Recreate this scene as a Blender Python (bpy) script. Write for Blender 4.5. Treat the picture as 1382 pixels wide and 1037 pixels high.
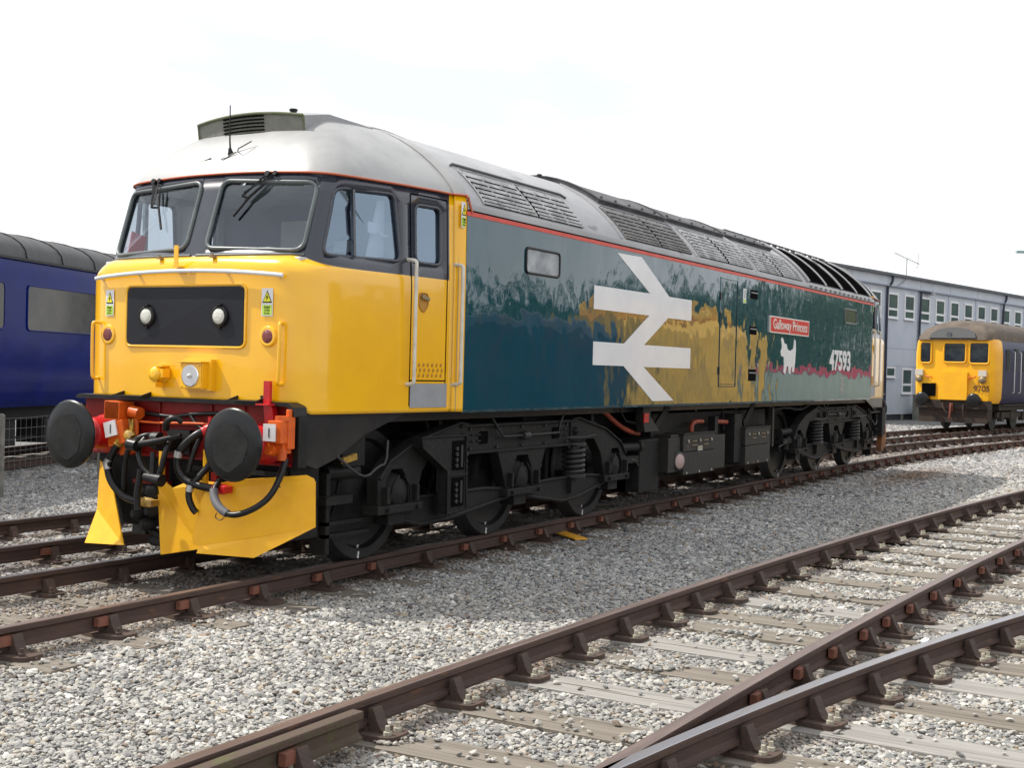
import bpy, bmesh, math, random
import numpy as np
from mathutils import Vector, Matrix
R = math.radians
random.seed(7); rng = np.random.default_rng(7)
for o in list(bpy.data.objects): bpy.data.objects.remove(o)
SC = bpy.context.scene; COL = SC.collection

# ---------------------------------------------------------------- camera
FPX = 1734.7
camd = bpy.data.cameras.new('camera'); cam = bpy.data.objects.new('camera', camd); COL.objects.link(cam)
camd.sensor_fit = 'HORIZONTAL'; camd.sensor_width = 36.0; camd.lens = FPX / 1382.0 * 36.0
camd.clip_start = 0.1; camd.clip_end = 2000
cr = Vector((0.4931796, -0.8695653, 0.0251008)); cu = Vector((-0.0023041, 0.0275481, 0.9996178)); cf = Vector((0.8699245, 0.4930489, -0.0115826))
M = Matrix(((cr.x, cu.x, -cf.x, -7.1761), (cr.y, cu.y, -cf.y, -7.3680), (cr.z, cu.z, -cf.z, 1.6727), (0, 0, 0, 1)))
cam.matrix_world = M
SC.camera = cam

# ---------------------------------------------------------------- sky, sun, exposure
SUN_EL = R(54.0); SUN_DIR = Vector((-0.34, 0.94, 0)).normalized() * math.cos(SUN_EL) + Vector((0, 0, math.sin(SUN_EL)))
world = bpy.data.worlds.new('World'); SC.world = world; world.use_nodes = True
nt = world.node_tree; nt.nodes.clear()
out = nt.nodes.new('ShaderNodeOutputWorld'); bg = nt.nodes.new('ShaderNodeBackground')
sky = nt.nodes.new('ShaderNodeTexSky'); sky.sky_type = 'NISHITA'; sky.sun_disc = False
sky.sun_elevation = SUN_EL; sky.sun_rotation = math.atan2(SUN_DIR.x, SUN_DIR.y)
sky.air_density = 1.0; sky.dust_density = 2.0
tc = nt.nodes.new('ShaderNodeTexCoord'); mp = nt.nodes.new('ShaderNodeMapping'); mp.inputs['Scale'].default_value = (1.0, 1.0, 3.2)
ns = nt.nodes.new('ShaderNodeTexNoise'); ns.inputs['Scale'].default_value = 2.6; ns.inputs['Detail'].default_value = 7; ns.inputs['Roughness'].default_value = .55
rp = nt.nodes.new('ShaderNodeValToRGB'); rp.color_ramp.elements[0].position = .34; rp.color_ramp.elements[0].color = (.72, .72, .72, 1)
rp.color_ramp.elements[1].position = .54; rp.color_ramp.elements[1].color = (1, 1, 1, 1)
mx = nt.nodes.new('ShaderNodeMix'); mx.data_type = 'RGBA'
nt.links.new(tc.outputs['Generated'], mp.inputs[0]); nt.links.new(mp.outputs[0], ns.inputs['Vector']); nt.links.new(ns.outputs['Fac'], rp.inputs[0])
nt.links.new(rp.outputs[0], mx.inputs[0]); nt.links.new(sky.outputs[0], mx.inputs[6]); mx.inputs[7].default_value = (11.2, 11.4, 11.7, 1)
nt.links.new(mx.outputs[2], bg.inputs[0]); bg.inputs[1].default_value = 0.10; nt.links.new(bg.outputs[0], out.inputs[0])
sund = bpy.data.lights.new('sun', 'SUN'); sund.energy = 4.6; sund.angle = R(0.6); sund.color = (1.0, 0.955, 0.88)
sun = bpy.data.objects.new('sun', sund); COL.objects.link(sun); sun.rotation_euler = SUN_DIR.to_track_quat('Z', 'Y').to_euler()
SC.view_settings.view_transform = 'Standard'; SC.view_settings.look = 'None'
SC.view_settings.exposure = 0.12; SC.view_settings.gamma = 1.0
SC.render.engine = 'CYCLES'; SC.render.resolution_x = 1024; SC.render.resolution_y = 769
SC.cycles.max_bounces = 8; SC.cycles.transparent_max_bounces = 16; SC.cycles.transmission_bounces = 4

# ---------------------------------------------------------------- materials
def L(c):  # sRGB 0-255 -> linear
    return tuple(((v / 255) / 12.92 if v / 255 <= .04045 else (((v / 255) + .055) / 1.055) ** 2.4) for v in c)
def mat(name, col, rough=.5, metal=0, col2=None, nscale=3.0, nlo=.4, nhi=.65, bump=0, bscale=20, coat=0, spec=.5, stretch=(1, 1, 1), coatr=.05, detail=6, col3=None, n3=.6, s3=30, bdist=.02):
    m = bpy.data.materials.new(name); m.use_nodes = True; t = m.node_tree; b = t.nodes['Principled BSDF']
    b.inputs['Base Color'].default_value = (*col, 1); b.inputs['Roughness'].default_value = rough; b.inputs['Metallic'].default_value = metal
    b.inputs['Specular IOR Level'].default_value = spec
    b.inputs['Coat Weight'].default_value = coat; b.inputs['Coat Roughness'].default_value = coatr
    tcn = t.nodes.new('ShaderNodeTexCoord'); mpn = t.nodes.new('ShaderNodeMapping'); mpn.inputs['Scale'].default_value = stretch
    t.links.new(tcn.outputs['Object'], mpn.inputs[0])
    if col2 is not None:
        n = t.nodes.new('ShaderNodeTexNoise'); n.inputs['Scale'].default_value = nscale; n.inputs['Detail'].default_value = detail; n.inputs['Roughness'].default_value = .6
        t.links.new(mpn.outputs[0], n.inputs['Vector'])
        r = t.nodes.new('ShaderNodeMapRange'); r.inputs['From Min'].default_value = nlo; r.inputs['From Max'].default_value = nhi
        t.links.new(n.outputs['Fac'], r.inputs[0])
        x = t.nodes.new('ShaderNodeMix'); x.data_type = 'RGBA'; x.inputs[6].default_value = (*col, 1); x.inputs[7].default_value = (*col2, 1)
        t.links.new(r.outputs[0], x.inputs[0]); last = x.outputs[2]
        if col3 is not None:
            n3n = t.nodes.new('ShaderNodeTexNoise'); n3n.inputs['Scale'].default_value = s3; n3n.inputs['Detail'].default_value = 3
            t.links.new(mpn.outputs[0], n3n.inputs['Vector'])
            r3 = t.nodes.new('ShaderNodeMapRange'); r3.inputs['From Min'].default_value = n3; r3.inputs['From Max'].default_value = n3 + .06
            t.links.new(n3n.outputs['Fac'], r3.inputs[0])
            x3 = t.nodes.new('ShaderNodeMix'); x3.data_type = 'RGBA'; x3.inputs[7].default_value = (*col3, 1)
            t.links.new(last, x3.inputs[6]); t.links.new(r3.outputs[0], x3.inputs[0]); last = x3.outputs[2]
        t.links.new(last, b.inputs['Base Color'])
        rr = t.nodes.new('ShaderNodeMapRange'); rr.inputs['To Min'].default_value = rough * .8; rr.inputs['To Max'].default_value = min(1, rough * 1.3)
        t.links.new(n.outputs['Fac'], rr.inputs[0]); t.links.new(rr.outputs[0], b.inputs['Roughness'])
    if bump:
        n2 = t.nodes.new('ShaderNodeTexNoise'); n2.inputs['Scale'].default_value = bscale; n2.inputs['Detail'].default_value = 4
        t.links.new(mpn.outputs[0], n2.inputs['Vector'])
        bn = t.nodes.new('ShaderNodeBump'); bn.inputs['Strength'].default_value = bump; bn.inputs['Distance'].default_value = bdist
        t.links.new(n2.outputs['Fac'], bn.inputs['Height']); t.links.new(bn.outputs[0], b.inputs['Normal'])
        if coat: t.links.new(bn.outputs[0], b.inputs['Coat Normal'])
    return m
def glass(name, tint=(.85, .9, .9), refl=1.0, gt=(.9, .95, 1.0)):
    m = bpy.data.materials.new(name); m.use_nodes = True; t = m.node_tree; t.nodes.clear()
    o = t.nodes.new('ShaderNodeOutputMaterial'); x = t.nodes.new('ShaderNodeMixShader'); tr = t.nodes.new('ShaderNodeBsdfTransparent'); g = t.nodes.new('ShaderNodeBsdfGlossy')
    ge = t.nodes.new('ShaderNodeNewGeometry'); dt = t.nodes.new('ShaderNodeVectorMath'); dt.operation = 'DOT_PRODUCT'; t.links.new(ge.outputs['Normal'], dt.inputs[0]); t.links.new(ge.outputs['Incoming'], dt.inputs[1])
    ab = t.nodes.new('ShaderNodeMath'); ab.operation = 'ABSOLUTE'; t.links.new(dt.outputs['Value'], ab.inputs[0]); sb = t.nodes.new('ShaderNodeMath'); sb.operation = 'SUBTRACT'; sb.inputs[0].default_value = 1; t.links.new(ab.outputs[0], sb.inputs[1])
    pw = t.nodes.new('ShaderNodeMath'); pw.operation = 'POWER'; pw.inputs[1].default_value = 5; t.links.new(sb.outputs[0], pw.inputs[0]); f = t.nodes.new('ShaderNodeMath'); f.operation = 'MULTIPLY_ADD'; f.inputs[1].default_value = .9; f.inputs[2].default_value = .06; t.links.new(pw.outputs[0], f.inputs[0])
    mm = t.nodes.new('ShaderNodeMath'); mm.operation = 'MULTIPLY'; mm.inputs[1].default_value = refl; mm.use_clamp = True
    tr.inputs[0].default_value = (*tint, 1); g.inputs['Roughness'].default_value = .02; g.inputs[0].default_value = (*gt, 1)
    t.links.new(f.outputs[0], mm.inputs[0]); t.links.new(mm.outputs[0], x.inputs[0]); t.links.new(tr.outputs[0], x.inputs[1]); t.links.new(g.outputs[0], x.inputs[2]); t.links.new(x.outputs[0], o.inputs[0])
    return m

yellow = mat('yellow_paint', (.93, .495, .004), .20, col2=(.89, .455, .005), nscale=2.5, bump=.10, bscale=1.6, coat=.7, coatr=.04, col3=(.42, .25, .02), n3=.745, s3=42)
yellow_p = mat('plough_yellow', (.90, .47, .010), .38, col2=(.84, .40, .010), nscale=5, bump=.10, bscale=9, col3=(.16, .10, .03), n3=.76, s3=14)
surround = mat('dark_blue_grey_paint', (.025, .030, .045), .26, col2=(.030, .036, .052), nscale=4, bump=.04, bscale=3, coat=.4)
def body_paint():
    m = mat('teal_body_paint', (.002, .050, .072), .04, col2=(.003, .058, .082), nscale=1.4, spec=.5, coat=.6, coatr=.0)
    t = m.node_tree; b = t.nodes['Principled BSDF']
    tcn = t.nodes.new('ShaderNodeTexCoord')
    hs = []
    for sc, st in (((.55, 1, .6), .55), ((2.2, 1, 1.9), .20), ((7, 1, 4.0), .018)):
        mp_ = t.nodes.new('ShaderNodeMapping'); mp_.inputs['Scale'].default_value = sc; t.links.new(tcn.outputs['Object'], mp_.inputs[0])
        n = t.nodes.new('ShaderNodeTexNoise'); n.inputs['Scale'].default_value = 1.0; n.inputs['Detail'].default_value = 2; t.links.new(mp_.outputs[0], n.inputs['Vector'])
        k = t.nodes.new('ShaderNodeMath'); k.operation = 'MULTIPLY'; k.inputs[1].default_value = st; t.links.new(n.outputs['Fac'], k.inputs[0]); hs.append(k)
    a1 = t.nodes.new('ShaderNodeMath'); a1.operation = 'ADD'; a2 = t.nodes.new('ShaderNodeMath'); a2.operation = 'ADD'
    t.links.new(hs[0].outputs[0], a1.inputs[0]); t.links.new(hs[1].outputs[0], a1.inputs[1]); t.links.new(a1.outputs[0], a2.inputs[0]); t.links.new(hs[2].outputs[0], a2.inputs[1])
    bn = t.nodes.new('ShaderNodeBump'); bn.inputs['Strength'].default_value = 1.0; bn.inputs['Distance'].default_value = .035
    t.links.new(a2.outputs[0], bn.inputs['Height']); t.links.new(bn.outputs[0], b.inputs['Normal']); t.links.new(bn.outputs[0], b.inputs['Coat Normal'])
    return m
teal = body_paint()
roofgrey = mat('grey_roof_paint', (.36, .36, .37), .42, col2=(.25, .25, .26), nscale=1.6, nlo=.35, nhi=.7, bump=.08, bscale=4, stretch=(.6, 1, 1.6), coat=.15, coatr=.3, col3=(.12, .12, .125), n3=.66, s3=3)
cabroof = mat('cab_roof_paint', (.36, .36, .355), .42, col2=(.27, .27, .272), nscale=2.2, nlo=.4, nhi=.7, bump=.06, bscale=3, coat=.15, coatr=.3, col3=(.24, .24, .23), n3=.68, s3=4)
soot = mat('sooty_roof', (.045, .045, .050), .62, col2=(.12, .12, .125), nscale=3, bump=.15, bscale=8)
hornmat = mat('horn_box_grey', (.165, .165, .145), .7, col2=(.22, .22, .19), nscale=8, bump=.2, bscale=40)
slatgrey = mat('grille_slat', (.46, .46, .46), .5, col2=(.22, .22, .22), nscale=6, bump=.1)
darkslat = mat('dark_radiator_slat', (.035, .033, .034), .6, col2=(.06, .055, .055), nscale=6)
black = mat('void_black', (.003, .003, .0035), .9, spec=.05)
blackpaint = mat('black_paint', (.006, .006, .0065), .4, col2=(.014, .0135, .013), nscale=5, bump=.15, bscale=12, spec=.35)
rubber = mat('black_rubber', (.005, .005, .0055), .35, spec=.35, col2=(.009, .009, .0095), nscale=12, bump=.1, bscale=40)
frameg = mat('window_frame_grey', (.085, .10, .105), .35, col2=(.12, .135, .14), nscale=6)
grime = mat('bogie_grime', (.0065, .0065, .0065), .62, col2=(.016, .015, .014), nscale=5, nlo=.35, nhi=.7, bump=.35, bscale=22, col3=(.03, .026, .022), n3=.7, s3=10, spec=.3)
grime2 = mat('dusty_tank_paint', (.013, .0125, .011), .58, col2=(.028, .024, .018), nscale=4, nlo=.4, nhi=.75, bump=.2, bscale=14, col3=(.15, .075, .02), n3=.71, s3=6)
red = mat('bufferbeam_red', (.22, .008, .006), .42, spec=.25, col2=(.15, .006, .005), nscale=6, bump=.1, bscale=10, col3=(.10, .01, .008), n3=.66, s3=9)
redl = mat('bright_red_paint', (.55, .012, .015), .35, col2=(.42, .01, .012), nscale=8)
orange = mat('orange_paint', (.72, .12, .010), .38, col2=(.55, .09, .01), nscale=9, bump=.1, bscale=30)
redline = mat('red_line_paint', (.66, .055, .035), .4, col2=(.55, .06, .03), nscale=5)
orangeline = mat('orange_line_paint', (.46, .085, .030), .45, col2=(.40, .10, .04), nscale=5)
white = mat('white_paint', (.76, .76, .77), .35, col2=(.70, .70, .72), nscale=3, coat=.2)
whitebar = mat('white_handrail', (.66, .64, .58), .4, col2=(.56, .52, .44), nscale=9)
kick = mat('kick_plate_grey', (.30, .31, .33), .4, col2=(.26, .27, .28), nscale=5, bump=.05)
interior = mat('cab_interior', (.42, .47, .46), .7, col2=(.36, .40, .39), nscale=4)
interior_d = mat('cab_interior_dark', (.06, .06, .075), .7)
interior_l = mat('cab_desk', (.55, .56, .54), .6)
seatm = mat('seat_cloth', (.03, .03, .05), .8)
redcloth = mat('red_flag', (.65, .05, .05), .7)
chrome = mat('reflector', (.9, .9, .92), .30, metal=1)
lens = mat('lamp_lens', (.62, .62, .55), .18, coat=1, bump=.3, bscale=60)
redlens = mat('red_lens', (.16, .003, .006), .2, coat=1, bump=.5, bscale=70)
brass = mat('worn_metal', (.30, .22, .12), .5, metal=.4, col2=(.2, .15, .1), nscale=12)
steel = mat('bright_steel', (.45, .44, .43), .4, metal=.7)
winglass = glass('cab_glass', (.86, .91, .93), 1.5, (.85, .90, 1.0))
sideglass = glass('side_glass', (.60, .66, .72), 4.2, (.62, .80, 1.0))
labely = mat('label_yellow', (.80, .76, .03), .5); labelg = mat('label_green_yellow', (.48, .70, .08), .5)
platered = mat('nameplate_red', (.60, .022, .014), .45, spec=.2); silver = mat('nameplate_silver', (.72, .70, .66), .35, metal=.3)
railside = mat('rusty_rail', (.050, .028, .022), .7, col2=(.085, .048, .036), nscale=5, nlo=.35, nhi=.7, bump=.25, bscale=45, stretch=(.5, 1, 2), col3=(.14, .065, .035), n3=.66, s3=9)
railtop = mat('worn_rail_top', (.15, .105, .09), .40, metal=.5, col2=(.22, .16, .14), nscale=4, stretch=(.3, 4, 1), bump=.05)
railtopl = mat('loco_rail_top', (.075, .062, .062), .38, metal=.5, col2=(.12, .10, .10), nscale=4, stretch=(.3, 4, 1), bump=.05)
railshine = mat('polished_rail_top', (.33, .32, .34), .26, metal=.85, col2=(.30, .27, .26), nscale=3, stretch=(.3, 8, 1))
railmoss = mat('mossy_rail', (.075, .050, .035), .8, col2=(.075, .080, .022), nscale=7, nlo=.52, nhi=.7, bump=.3, bscale=40)
chairm = mat('rail_chair_iron', (.052, .034, .028), .75, col2=(.09, .055, .038), nscale=9, bump=.35, bscale=45)
keym = mat('orange_key', (.24, .085, .05), .7, col2=(.12, .05, .035), nscale=9, nlo=.3, nhi=.7, bump=.2, bscale=40)
boltm = mat('pale_bolt', (.40, .38, .31), .6, col2=(.26, .22, .16), nscale=20)
wood = mat('old_sleeper', (.125, .104, .082), .85, col2=(.24, .212, .175), nscale=3, nlo=.3, nhi=.7, bump=.6, bscale=14, stretch=(9, .8, 4), col3=(.07, .055, .04), n3=.62, s3=4)
woodl = mat('pale_sleeper', (.20, .188, .170), .85, col2=(.38, .365, .34), nscale=3, nlo=.35, nhi=.7, bump=.6, bscale=14, stretch=(9, .8, 4), col3=(.09, .075, .06), n3=.58, s3=3)
bluecoach = mat('coach_blue', (.003, .011, .125), .12, col2=(.004, .014, .155), nscale=2, spec=.12, bump=.3, bscale=.9, bdist=.03)
navy = mat('railcar_navy', (.010, .011, .050), .35, col2=(.014, .015, .06), nscale=2, spec=.2, bump=.1, bscale=2)
coachroof = mat('coach_roof', (.050, .050, .052), .6, col2=(.085, .085, .088), nscale=2.5, bump=.1, bscale=5, stretch=(2, .5, .5))
railcarroof = mat('railcar_roof', (.070, .052, .038), .7, col2=(.13, .10, .075), nscale=3, bump=.1, bscale=6)
tinted = mat('tinted_coach_window', (.030, .029, .025), .10, col2=(.085, .078, .062), nscale=1.2, spec=.45)
darkglass = mat('dark_window', (.020, .024, .028), .08, coat=1, coatr=.02, col2=(.04, .05, .05), nscale=3)
cladding = mat('blue_grey_cladding', (.52, .56, .62), .55, col2=(.47, .51, .575), nscale=1.2, bump=.03)
clad_d = mat('cladding_joint', (.33, .37, .46), .6)
upvc = mat('white_window_frame', (.78, .78, .80), .4)
offglass = mat('office_window', (.040, .070, .078), .18, spec=.10, col2=(.07, .12, .09), nscale=.9)
gutter = mat('dark_gutter', (.055, .062, .075), .5, col2=(.10, .11, .12), nscale=2)
navypipe = mat('drainpipe', (.022, .028, .05), .45)
concrete = mat('concrete_post', (.26, .25, .22), .85, col2=(.17, .165, .15), nscale=12, bump=.4, bscale=60)
wire = mat('galvanised_wire', (.30, .31, .31), .45, metal=.6)
leafm = mat('tree_leaves', (.020, .045, .014), .6, col2=(.035, .075, .02), nscale=1.5)
barkm = mat('tree_bark', (.06, .045, .03), .9, col2=(.10, .08, .06), nscale=5, bump=.5)

# ---------------------------------------------------------------- mesh helpers
def V(*a): return Vector(a)
class MB:
    def __init__(s, tf=None): s.v = []; s.f = []; s.m = []; s.tf = tf; s.sm = []
    def add(s, vs, fs, mi=0, smooth=False):
        b = len(s.v); s.v += [tuple(x) for x in vs]
        for f in fs: s.f.append(tuple(b + i for i in f)); s.m.append(mi); s.sm.append(smooth)
    def box(s, x0, x1, y0, y1, z0, z1, mi=0):
        vs = [(x, y, z) for x in (x0, x1) for y in (y0, y1) for z in (z0, z1)]
        s.add(vs, [(0, 1, 3, 2), (4, 6, 7, 5), (0, 4, 5, 1), (2, 3, 7, 6), (0, 2, 6, 4), (1, 5, 7, 3)], mi)
    def obox(s, c, sx, sy, sz, rot=None, mi=0):
        c = Vector(c); rot = rot or Matrix.Identity(3); vs = [c + rot @ Vector((x * sx / 2, y * sy / 2, z * sz / 2)) for x in (-1, 1) for y in (-1, 1) for z in (-1, 1)]
        s.add(vs, [(0, 1, 3, 2), (4, 6, 7, 5), (0, 4, 5, 1), (2, 3, 7, 6), (0, 2, 6, 4), (1, 5, 7, 3)], mi)
    def bar(s, a, b, w, h, mi=0, up=(0, 0, 1)):
        a = Vector(a); b = Vector(b); d = (b - a).normalized(); u = Vector(up)
        if abs(d.dot(u)) > .95: u = Vector((0, 1, 0)) if abs(d.y) < .9 else Vector((1, 0, 0))
        r = d.cross(u).normalized(); u = r.cross(d)
        vs = [p + r * (i * w / 2) + u * (j * h / 2) for p in (a, b) for i, j in ((-1, -1), (1, -1), (1, 1), (-1, 1))]
        s.add(vs, [(0, 3, 2, 1), (4, 5, 6, 7), (0, 1, 5, 4), (1, 2, 6, 5), (2, 3, 7, 6), (3, 0, 4, 7)], mi)
    def tube(s, pts, r, n=10, mi=0, closed=False, caps=True, ease=0):
        P = [Vector(p) for p in pts]
        if ease:
            for _ in range(ease):
                Q = [P[0]] if not closed else []
                k = len(P); rg = range(k - 1) if not closed else range(k)
                for i in rg:
                    a, b = P[i], P[(i + 1) % k]
                    Q += [a * .75 + b * .25, a * .25 + b * .75]
                if not closed: Q.append(P[-1])
                P = Q
        k = len(P); rs = r if isinstance(r, (list, tuple)) else [r] * k
        if isinstance(r, (list, tuple)) and len(r) != k: rs = [r[0] + (r[-1] - r[0]) * i / (k - 1) for i in range(k)]
        ref = None; vs = []
        for i in range(k):
            d = (P[(i + 1) % k] - P[i - 1]) if closed else (P[min(i + 1, k - 1)] - P[max(i - 1, 0)])
            d = d.normalized() if d.length > 1e-9 else Vector((0, 0, 1))
            if ref is None: ref = d.orthogonal().normalized()
            ref = (ref - d * ref.dot(d)); ref = ref.normalized() if ref.length > 1e-6 else d.orthogonal().normalized()
            b = d.cross(ref)
            vs += [P[i] + (ref * math.cos(2 * math.pi * j / n) + b * math.sin(2 * math.pi * j / n)) * rs[i] for j in range(n)]
        fs = []
        for i in range(k if closed else k - 1):
            for j in range(n):
                a = i * n + j; b_ = i * n + (j + 1) % n; c = ((i + 1) % k) * n + (j + 1) % n; d_ = ((i + 1) % k) * n + j
                fs.append((a, b_, c, d_))
        s.add(vs, fs, mi, True)
        if caps and not closed:
            s.add(vs[:n], [tuple(reversed(range(n)))], mi); s.add(vs[-n:], [tuple(range(n))], mi)
    def lathe(s, prof, o, d, n=32, mi=0, smooth=True, caps=True):
        # prof: list of (dist along d, radius)
        o = Vector(o); d = Vector(d).normalized(); r = d.orthogonal().normalized()
        if abs(d.z) < .9: r = (Vector((0, 0, 1)) - d * d.z).normalized()
        b = d.cross(r); vs = []
        for t, ra in prof:
            vs += [o + d * t + (r * math.cos(2 * math.pi * j / n) + b * math.sin(2 * math.pi * j / n)) * ra for j in range(n)]
        fs = []
        for i in range(len(prof) - 1):
            for j in range(n): fs.append((i * n + j, i * n + (j + 1) % n, (i + 1) * n + (j + 1) % n, (i + 1) * n + j))
        s.add(vs, fs, mi, smooth)
        if caps and prof[0][1] > 1e-4: s.add(vs[:n], [tuple(reversed(range(n)))], mi)
        if caps and prof[-1][1] > 1e-4: s.add(vs[-n:], [tuple(range(n))], mi)
    def prism(s, poly, fa, fb, mi=0, mb=None):
        # poly list of 2d; fa,fb map (a,b)->3d front and back
        n = len(poly); A = [fa(*p) for p in poly]; B = [fb(*p) for p in poly]
        s.add(A + B, [tuple(range(n)), tuple(reversed(range(n, 2 * n)))] + [(i, i + n, (i + 1) % n + n, (i + 1) % n) for i in range(n)], mi)
    def prismY(s, poly, y0, y1, mi=0): s.prism(poly, lambda a, b: (a, y0, b), lambda a, b: (a, y1, b), mi)
    def prismX(s, poly, x0, x1, mi=0): s.prism(poly, lambda a, b: (x0, a, b), lambda a, b: (x1, a, b), mi)
    def prismZ(s, poly, z0, z1, mi=0): s.prism(poly, lambda a, b: (a, b, z0), lambda a, b: (a, b, z1), mi)
    def grid(s, rows, mi=0, smooth=True, mf=None):
        n = len(rows[0]); vs = [p for r in rows for p in r]; b = len(s.v); s.v += [tuple(x) for x in vs]
        for i in range(len(rows) - 1):
            for j in range(n - 1):
                s.f.append((b + i * n + j, b + i * n + j + 1, b + (i + 1) * n + j + 1, b + (i + 1) * n + j)); s.m.append(mf(i, j) if mf else mi); s.sm.append(smooth)
    def mesh(s, name, mats, fix=True):
        me = bpy.data.meshes.new(name); me.from_pydata([s.tf(*v) for v in s.v] if s.tf else s.v, [], s.f)
        for m in (mats if isinstance(mats, (list, tuple)) else [mats]): me.materials.append(m)
        me.polygons.foreach_set('material_index', s.m); me.polygons.foreach_set('use_smooth', s.sm)
        if fix:
            bm = bmesh.new(); bm.from_mesh(me); bmesh.ops.recalc_face_normals(bm, faces=bm.faces); bm.to_mesh(me); bm.free()
        me.update(); return me
    def build(s, name, mats, parent=None, bevel=0, fix=True, **k):
        me = s.mesh(name, mats, fix); o = bpy.data.objects.new(name, me); COL.objects.link(o)
        if bevel:
            bv = o.modifiers.new('bevel', 'BEVEL'); bv.width = bevel; bv.segments = 2; bv.limit_method = 'ANGLE'; bv.angle_limit = R(40)
        if parent is not None: par(o, parent)
        return tag(o, **k) if k else o
def world_of(o):
    m = o.matrix_basis.copy() if hasattr(o.matrix_basis, 'copy') else o.matrix_basis
    return (world_of(o.parent) @ o.matrix_parent_inverse @ m) if o.parent else m
def par(o, p):
    o.parent = p; o.matrix_parent_inverse = world_of(p).inverted(); return o
def tag(o, label=None, cat=None, group=None, kind=None):
    if label: o['label'] = label
    if cat: o['category'] = cat
    if group: o['group'] = group
    if kind: o['kind'] = kind
    return o
def empty(name, loc, rz=0, **k):
    o = bpy.data.objects.new(name, None); COL.objects.link(o); o.location = loc; o.rotation_euler = (0, 0, rz); o.empty_display_size = .3
    o.matrix_basis = Matrix.Translation(loc) @ Matrix.Rotation(rz, 4, 'Z'); return tag(o, **k)
def copy_under(o, T, parent):
    """copy o and its children placed by world transform T"""
    c = o.copy(); COL.objects.link(c); c.parent = parent
    W = T @ world_of(o); c.matrix_parent_inverse = world_of(parent).inverted() if parent else Matrix.Identity(4); c.matrix_basis = W
    for ch in [x for x in bpy.data.objects if x.parent == o]: copy_under(ch, T, c)
    return c
def evaluated(o):
    dg = bpy.context.evaluated_depsgraph_get(); me = bpy.data.meshes.new_from_object(o.evaluated_get(dg)); return me
def rpoly(pts, r, n=5):
    """round the corners of a 2d polygon"""
    out_ = []; k = len(pts); rs = r if isinstance(r, (list, tuple)) else [r] * k
    for i in range(k):
        p = Vector(pts[i]); a = Vector(pts[i - 1]); b = Vector(pts[(i + 1) % k]); da = (a - p); db = (b - p); rr = min(rs[i], da.length * .49, db.length * .49)
        p0 = p + da.normalized() * rr; p1 = p + db.normalized() * rr
        for j in range(n + 1):
            t = j / n; out_.append(tuple(p0 * (1 - t) ** 2 + p * 2 * t * (1 - t) + p1 * t * t))
    return out_
def rrect(a0, a1, b0, b1, r, n=5): return rpoly([(a0, b0), (a1, b0), (a1, b1), (a0, b1)], r, n)
_tx = {}
def text_mesh(txt, size, bold=0.0, sx=1.0, depth=.002, shear=0):
    cu_ = bpy.data.curves.new('lettering', 'FONT'); cu_.body = txt; cu_.size = size; cu_.align_x = 'CENTER'; cu_.align_y = 'CENTER'; cu_.extrude = depth; cu_.offset = bold; cu_.shear = shear
    o = bpy.data.objects.new('lettering', cu_); COL.objects.link(o); me = evaluated(o); bpy.data.objects.remove(o); bpy.data.curves.remove(cu_)
    me.transform(Matrix.Scale(sx, 4, (1, 0, 0))); return me
def text_obj(name, txt, size, mt, parent, loc, right, up, bold=0, sx=1, depth=.002, mirror=False):
    me = text_mesh(txt, size, bold, sx, depth); me.materials.clear(); me.materials.append(mt)
    r = Vector(right).normalized(); u = Vector(up).normalized(); n = r.cross(u)
    o = bpy.data.objects.new(name, me); COL.objects.link(o)
    o.matrix_basis = Matrix(((r.x, u.x, n.x, loc[0]), (r.y, u.y, n.y, loc[1]), (r.z, u.z, n.z, loc[2]), (0, 0, 0, 1)))
    return par(o, parent)

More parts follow.
